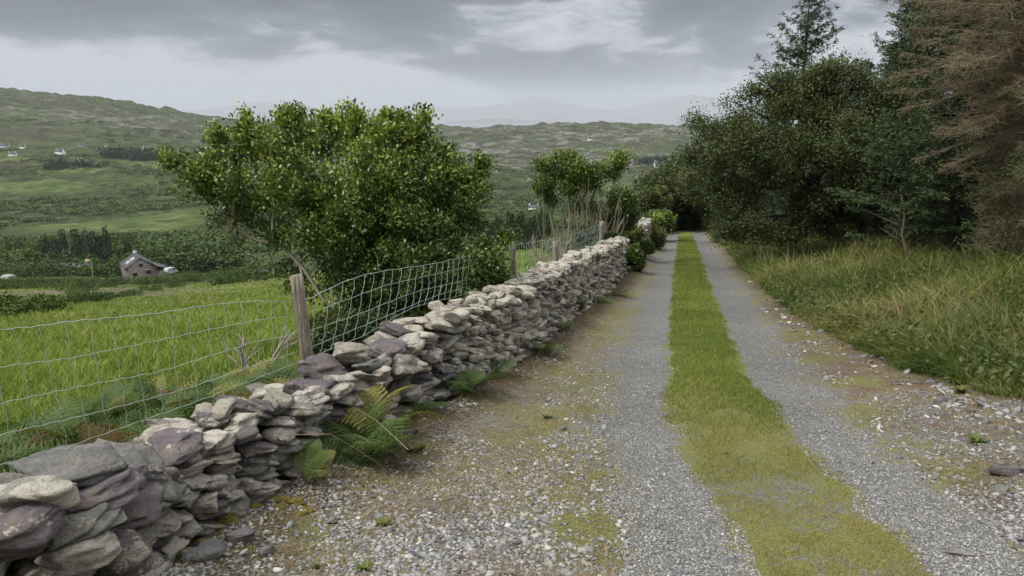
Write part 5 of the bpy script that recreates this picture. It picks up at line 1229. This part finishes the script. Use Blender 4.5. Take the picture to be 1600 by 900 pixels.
def mass(name, pts_, pool, mat, label, cat, smin, smax, zs=1.0):
    a = Acc()
    for (x, y, z) in pts_:
        V, F, rn = pool[R.integers(len(pool))]; s = R.uniform(smin, smax); an = R.uniform(0, 6.28); c_, s_2 = math.cos(an), math.sin(an)
        Vr = np.stack([V[:, 0] * c_ - V[:, 1] * s_2, V[:, 0] * s_2 + V[:, 1] * c_, V[:, 2] * zs * R.uniform(.8, 1.15)], 1) * s + A([x, y, z - .15 * s]); tn = R.random()
        a.add(Vr, F, rnd=np.clip(rn * .5 + tn * .5, 0, 1), young=np.full(len(V), tn * .6 * (R.random() < .5)))
    return tag(ob(name, a.mesh(name, mat)), label, cat, kind='stuff')
def area(px0, px1, D0, D1, n):
    px = R.uniform(px0, px1, n); D = R.uniform(D0, D1, n); X = (px - 800) / FOC * D; return np.stack([X, D, H(X, D)], 1)
mass('conifer_wood', area(55, 168, 222, 255, 60), P_c, M['dark_leaf'], 'dark conifer wood at the left behind the barn', 'wood', 3.2, 6.0)
mass('broadleaf_wood', area(-60, 150, 215, 262, 130), P_b, M['far_leaf'], 'mixed dark woodland at the left edge behind the pale board', 'wood', 3.2, 5.6)
mass('broadleaf_wood', area(185, 360, 200, 262, 150), P_b, M['far_leaf'], 'rounded green broadleaf wood directly behind the stone barn', 'wood', 3.2, 5.6)
mass('broadleaf_wood', area(-80, 200, 262, 320, 130), P_b, M['far_leaf'], 'green woodland strip beyond the conifers at the left', 'wood', 3, 5)
mass('hedge', np.concatenate([area(-60, 130, 196, 212, 60), area(130, 200, 190, 205, 20)]), P_b, M['far_leaf'], 'light green bushes left of the barn', 'hedge', 2.2, 3.6)
mass('hedge', np.concatenate([area(-60, 330, 158, 170, 110), area(285, 420, 168, 190, 40)]), P_b, M['far_leaf'], 'dark hedge running in front of the barn across the field edge', 'hedge', .8, 1.5)
mass('hedge', np.concatenate([area(-60, 160, 122, 150, 55), area(90, 130, 95, 120, 8)]), P_b, M['far_leaf'], 'low straggling bushes between the rough ground and the barn hedge', 'hedge', .7, 1.5)
pl = [(-60, 500), (0, 493), (60, 486), (110, 478), (160, 470), (200, 463), (240, 455), (290, 446)]; L_ = []
for q in range(90):
    t_ = R.uniform(0, len(pl) - 1.001); i_ = int(t_); px_ = pl[i_][0] + (pl[i_ + 1][0] - pl[i_][0]) * (t_ - i_); py_ = pl[i_][1] + (pl[i_ + 1][1] - pl[i_][1]) * (t_ - i_)
    c = hit(px_, py_ + R.normal() * 1.5 - R.random() * 4); L_.append(c)
mass('scrub', L_, P_b, M['far_leaf'], 'ragged low bushes crossing the field diagonally towards the barn', 'scrub', .35, .8)
mass('hedge', area(330, 460, 120, 160, 40), P_b, M['far_leaf'], 'bushes at the top corner of the field beside the holly', 'hedge', .9, 2.0)
mass('conifer_wood', area(735, 860, 92, 112, 110), P_c, M['dark_leaf'], 'row of dark conifers beyond the field in the middle distance', 'wood', 1.5, 2.3)
mass('hedge', area(720, 1000, 74, 84, 90), P_b, M['dark_leaf'], 'dark hedge along the foot of the bright green field', 'hedge', 1.0, 1.6)
# scrub over the valley floor and hillsides
n = 9000; px = R.uniform(-150, 1150, n); D = np.exp(R.uniform(math.log(270), math.log(1250), n)); X = (px - 800) / FOC * D
k = (fbm(X / 90, D / 60, 3, 201) > -.16 + .3 * sstep(600, 1150, D))
mk_ = np.zeros(n)
for (px_, py_, wpx, ry) in [(60, 292, 100, 75), (190, 352, 150, 55), (255, 340, 90, 60), (1000, 292, 70, 50), (245, 256, 50, 30), (10, 250, 30, 30)]:
    c = hit(px_, py_); mk_ = np.maximum(mk_, blob(X, D, c, wpx / FOC * c[1], ry))
k &= mk_ < .3; X, D = X[k], D[k]; P = np.stack([X, D, H(X, D)], 1)
mass('scrub', P[D <= 500], P_s, M['far_leaf'], 'rounded green scrub covering the near valley floor', 'scrub', 1.8, 5.0, .6)
mass('scrub', P[D > 500], P_s, M['far_leaf'], 'darker scrub dotted over the far side of the valley', 'scrub', 2.2, 6.5, .5)
mass('conifer_wood', area(175, 275, 900, 960, 70), P_s, M['dark_leaf'], 'dark trees on the hillside behind the white cottages', 'wood', 5, 9, 1.2)
mass('conifer_wood', area(85, 150, 780, 830, 26), P_s, M['dark_leaf'], 'dark trees round the whitish farmhouse', 'wood', 5, 9, 1.0)
mass('conifer_wood', area(1000, 1040, 1000, 1060, 26), P_s, M['dark_leaf'], 'dark trees left of the far cluster of buildings', 'wood', 5, 9, 1.0)
# trees near the barn one can tell apart
def far_tree(px, base, D, hpx, wide, kind, label):
    c = at(px, base, D); c[2] = h1(c[0], c[1]); Hh = hpx / FOC * D; t = empty('conifer' if kind == 'cone' else 'broadleaf_tree', c); tag(t, label, 'tree')
    rg = np.random.default_rng(int(px * 7 + D)); C, d, L, W = clump(700, kind, rg); V, F = leaves(C, d, norm(rg.normal(size=(700, 3)) + up), L * .8, W * .8, .1)
    s = Hh / (2.0 if kind == 'cone' else 1.25) * .95; V = V * A([s * wide, s * wide, s]) + A([0, 0, Hh * .08]); ob('crown', mesh('crown', V, F, M['dark_leaf' if kind == 'cone' else 'far_leaf'], {'rnd': np.repeat(rg.random(700), 4), 'young': np.full(2800, .2)}), t)
    V, F = polytube([[0, 0, -.5], [0, 0, Hh * .6]], [.3, .1], 6); ob('trunk', mesh('trunk', V, F, M['dark_bark']), t)
far_tree(123, 385, 225, 42, 1.2, 'cone', 'tallest conifer with a flat top above the wood left of the barn')
far_tree(200, 395, 214, 50, 1.5, 'cone', 'broad dark conifer behind the left end of the barn roof')
far_tree(160, 400, 208, 36, 1.1, 'cone', 'pointed dark conifer in the gap between wood and barn')
far_tree(310, 420, 195, 40, 1.3, 'bush', 'rounded green tree right of the barn near the holly branches')
far_tree(268, 412, 205, 46, 1.5, 'bush', 'large rounded tree behind the lean-to of the barn')
# moss cushions at the wall foot
a = Acc()
for (px, py, s) in [(290, 850, .05), (330, 815, .06), (365, 825, .05), (305, 880, .04), (250, 880, .04), (345, 790, .05), (440, 795, .04), (480, 800, .03)]:
    p = on_plane(px, py); p[2] = h1(p[0], p[1])
    for _ in range(6):
        V, F = rock(s * 2, s * 1.6, s * .8, 2, .9, 2, .1, 0); a.add(V + p + R.normal(size=3) * A([s, s, .01]) - A([0, 0, s * .2]), F)
tag(ob('moss', a.mesh('moss', M['moss'])), 'ochre moss cushions on the soil at the wall foot', 'moss', kind='stuff')

# ------------------------------------------------------------------ camera, light, sky
sc = bpy.context.scene
cam = bpy.data.cameras.new('camera'); co = bpy.data.objects.new('camera', cam); COL.objects.link(co); sc.camera = co
cam.sensor_width = 36; cam.lens = 36 * FOC / 1600; cam.clip_end = 120000; cam.clip_start = .05
co.location = (0, 0, EYE); co.rotation_euler = (math.pi / 2 - PITCH, 0, 0)
el, az = math.radians(52), math.radians(-125)     # soft sun, behind the left shoulder
sun = bpy.data.lights.new('sun', 'SUN'); sun.energy = 2.5; sun.angle = math.radians(11); sun.color = (1, .965, .91)
so = bpy.data.objects.new('sun', sun); COL.objects.link(so); so.rotation_euler = (math.pi / 2 - el, 0, -az + math.pi)
w = bpy.data.worlds.new('World'); sc.world = w; w.use_nodes = True
nt = NT(w); nt.n.clear(); bg = nt.node('ShaderNodeBackground'); out = nt.node('ShaderNodeOutputWorld'); nt.link(bg.outputs[0], out.inputs[0])
sky = nt.node('ShaderNodeTexSky', sky_type='NISHITA', sun_disc=False, sun_elevation=el, sun_rotation=az, dust_density=3.0); bg.inputs['Strength'].default_value = .1
tc = nt.node('ShaderNodeTexCoord').outputs['Generated']; sx = nt.node('ShaderNodeSeparateXYZ'); nt.link(tc, sx.inputs[0])
zc = nt.math('MAXIMUM', sx.outputs[2], 0.0); den = nt.math('ADD', zc, .13)
cv = nt.scale(tc, (3.2, 3.2, 13.0))
cv = nt.node('ShaderNodeVectorMath', operation='ADD', _1=(.9, 3.1, .4)).outputs[0]; nt.link(nt.scale(tc, (3.6, 3.6, 11.0)), cv.node.inputs[0])
n1 = nt.noise(cv, 1.0, 6, .5, dist=.35); n2 = nt.noise(cv, 3.4, 6, .62, dist=.5)
bil = nt.math('ABSOLUTE', nt.math('SUBTRACT', nt.noise(cv, 2.0, 3, .5), .5)); n2 = nt.math('ADD', n2, nt.math('MULTIPLY', nt.math('SUBTRACT', .07, bil), .8))
f = nt.math('ADD', nt.math('MULTIPLY', n1, .72), nt.math('MULTIPLY', n2, .28))
f = nt.math('ADD', f, nt.math('MULTIPLY', nt.math('SUBTRACT', .088, sx.outputs[2]), 1.0))
cloud = nt.ramp(f, [(.39, (.42, .52, .76)), (.46, (.75, .88, 1.18)), (.505, (1.4, 1.56, 1.9)), (.53, (2.9, 3.1, 3.45)), (.58, (4.6, 4.8, 5.05))])
hor = nt.math('SUBTRACT', 1.0, nt.ss(.0, .06, sx.outputs[2]))
cloud = nt.mix(nt.math('MULTIPLY', hor, .85), cloud, (3.3, 3.7, 4.15))
zen = nt.ss(.18, .75, sx.outputs[2])
cloud = nt.mix(zen, cloud, (13, 13.3, 13.6))
skyc = nt.mix(.93, sky.outputs[0], cloud); nt.link(skyc, bg.inputs[0])
sc.view_settings.view_transform = 'Standard'; sc.view_settings.look = 'None'; sc.view_settings.exposure = .42; sc.view_settings.gamma = 1
sc.cycles.max_bounces = 6; sc.cycles.diffuse_bounces = 3; sc.cycles.glossy_bounces = 2; sc.cycles.transmission_bounces = 2; sc.cycles.transparent_max_bounces = 4; sc.cycles.volume_bounces = 0
sc.cycles.use_denoising = True
sc.cycles.caustics_reflective = False; sc.cycles.caustics_refractive = False
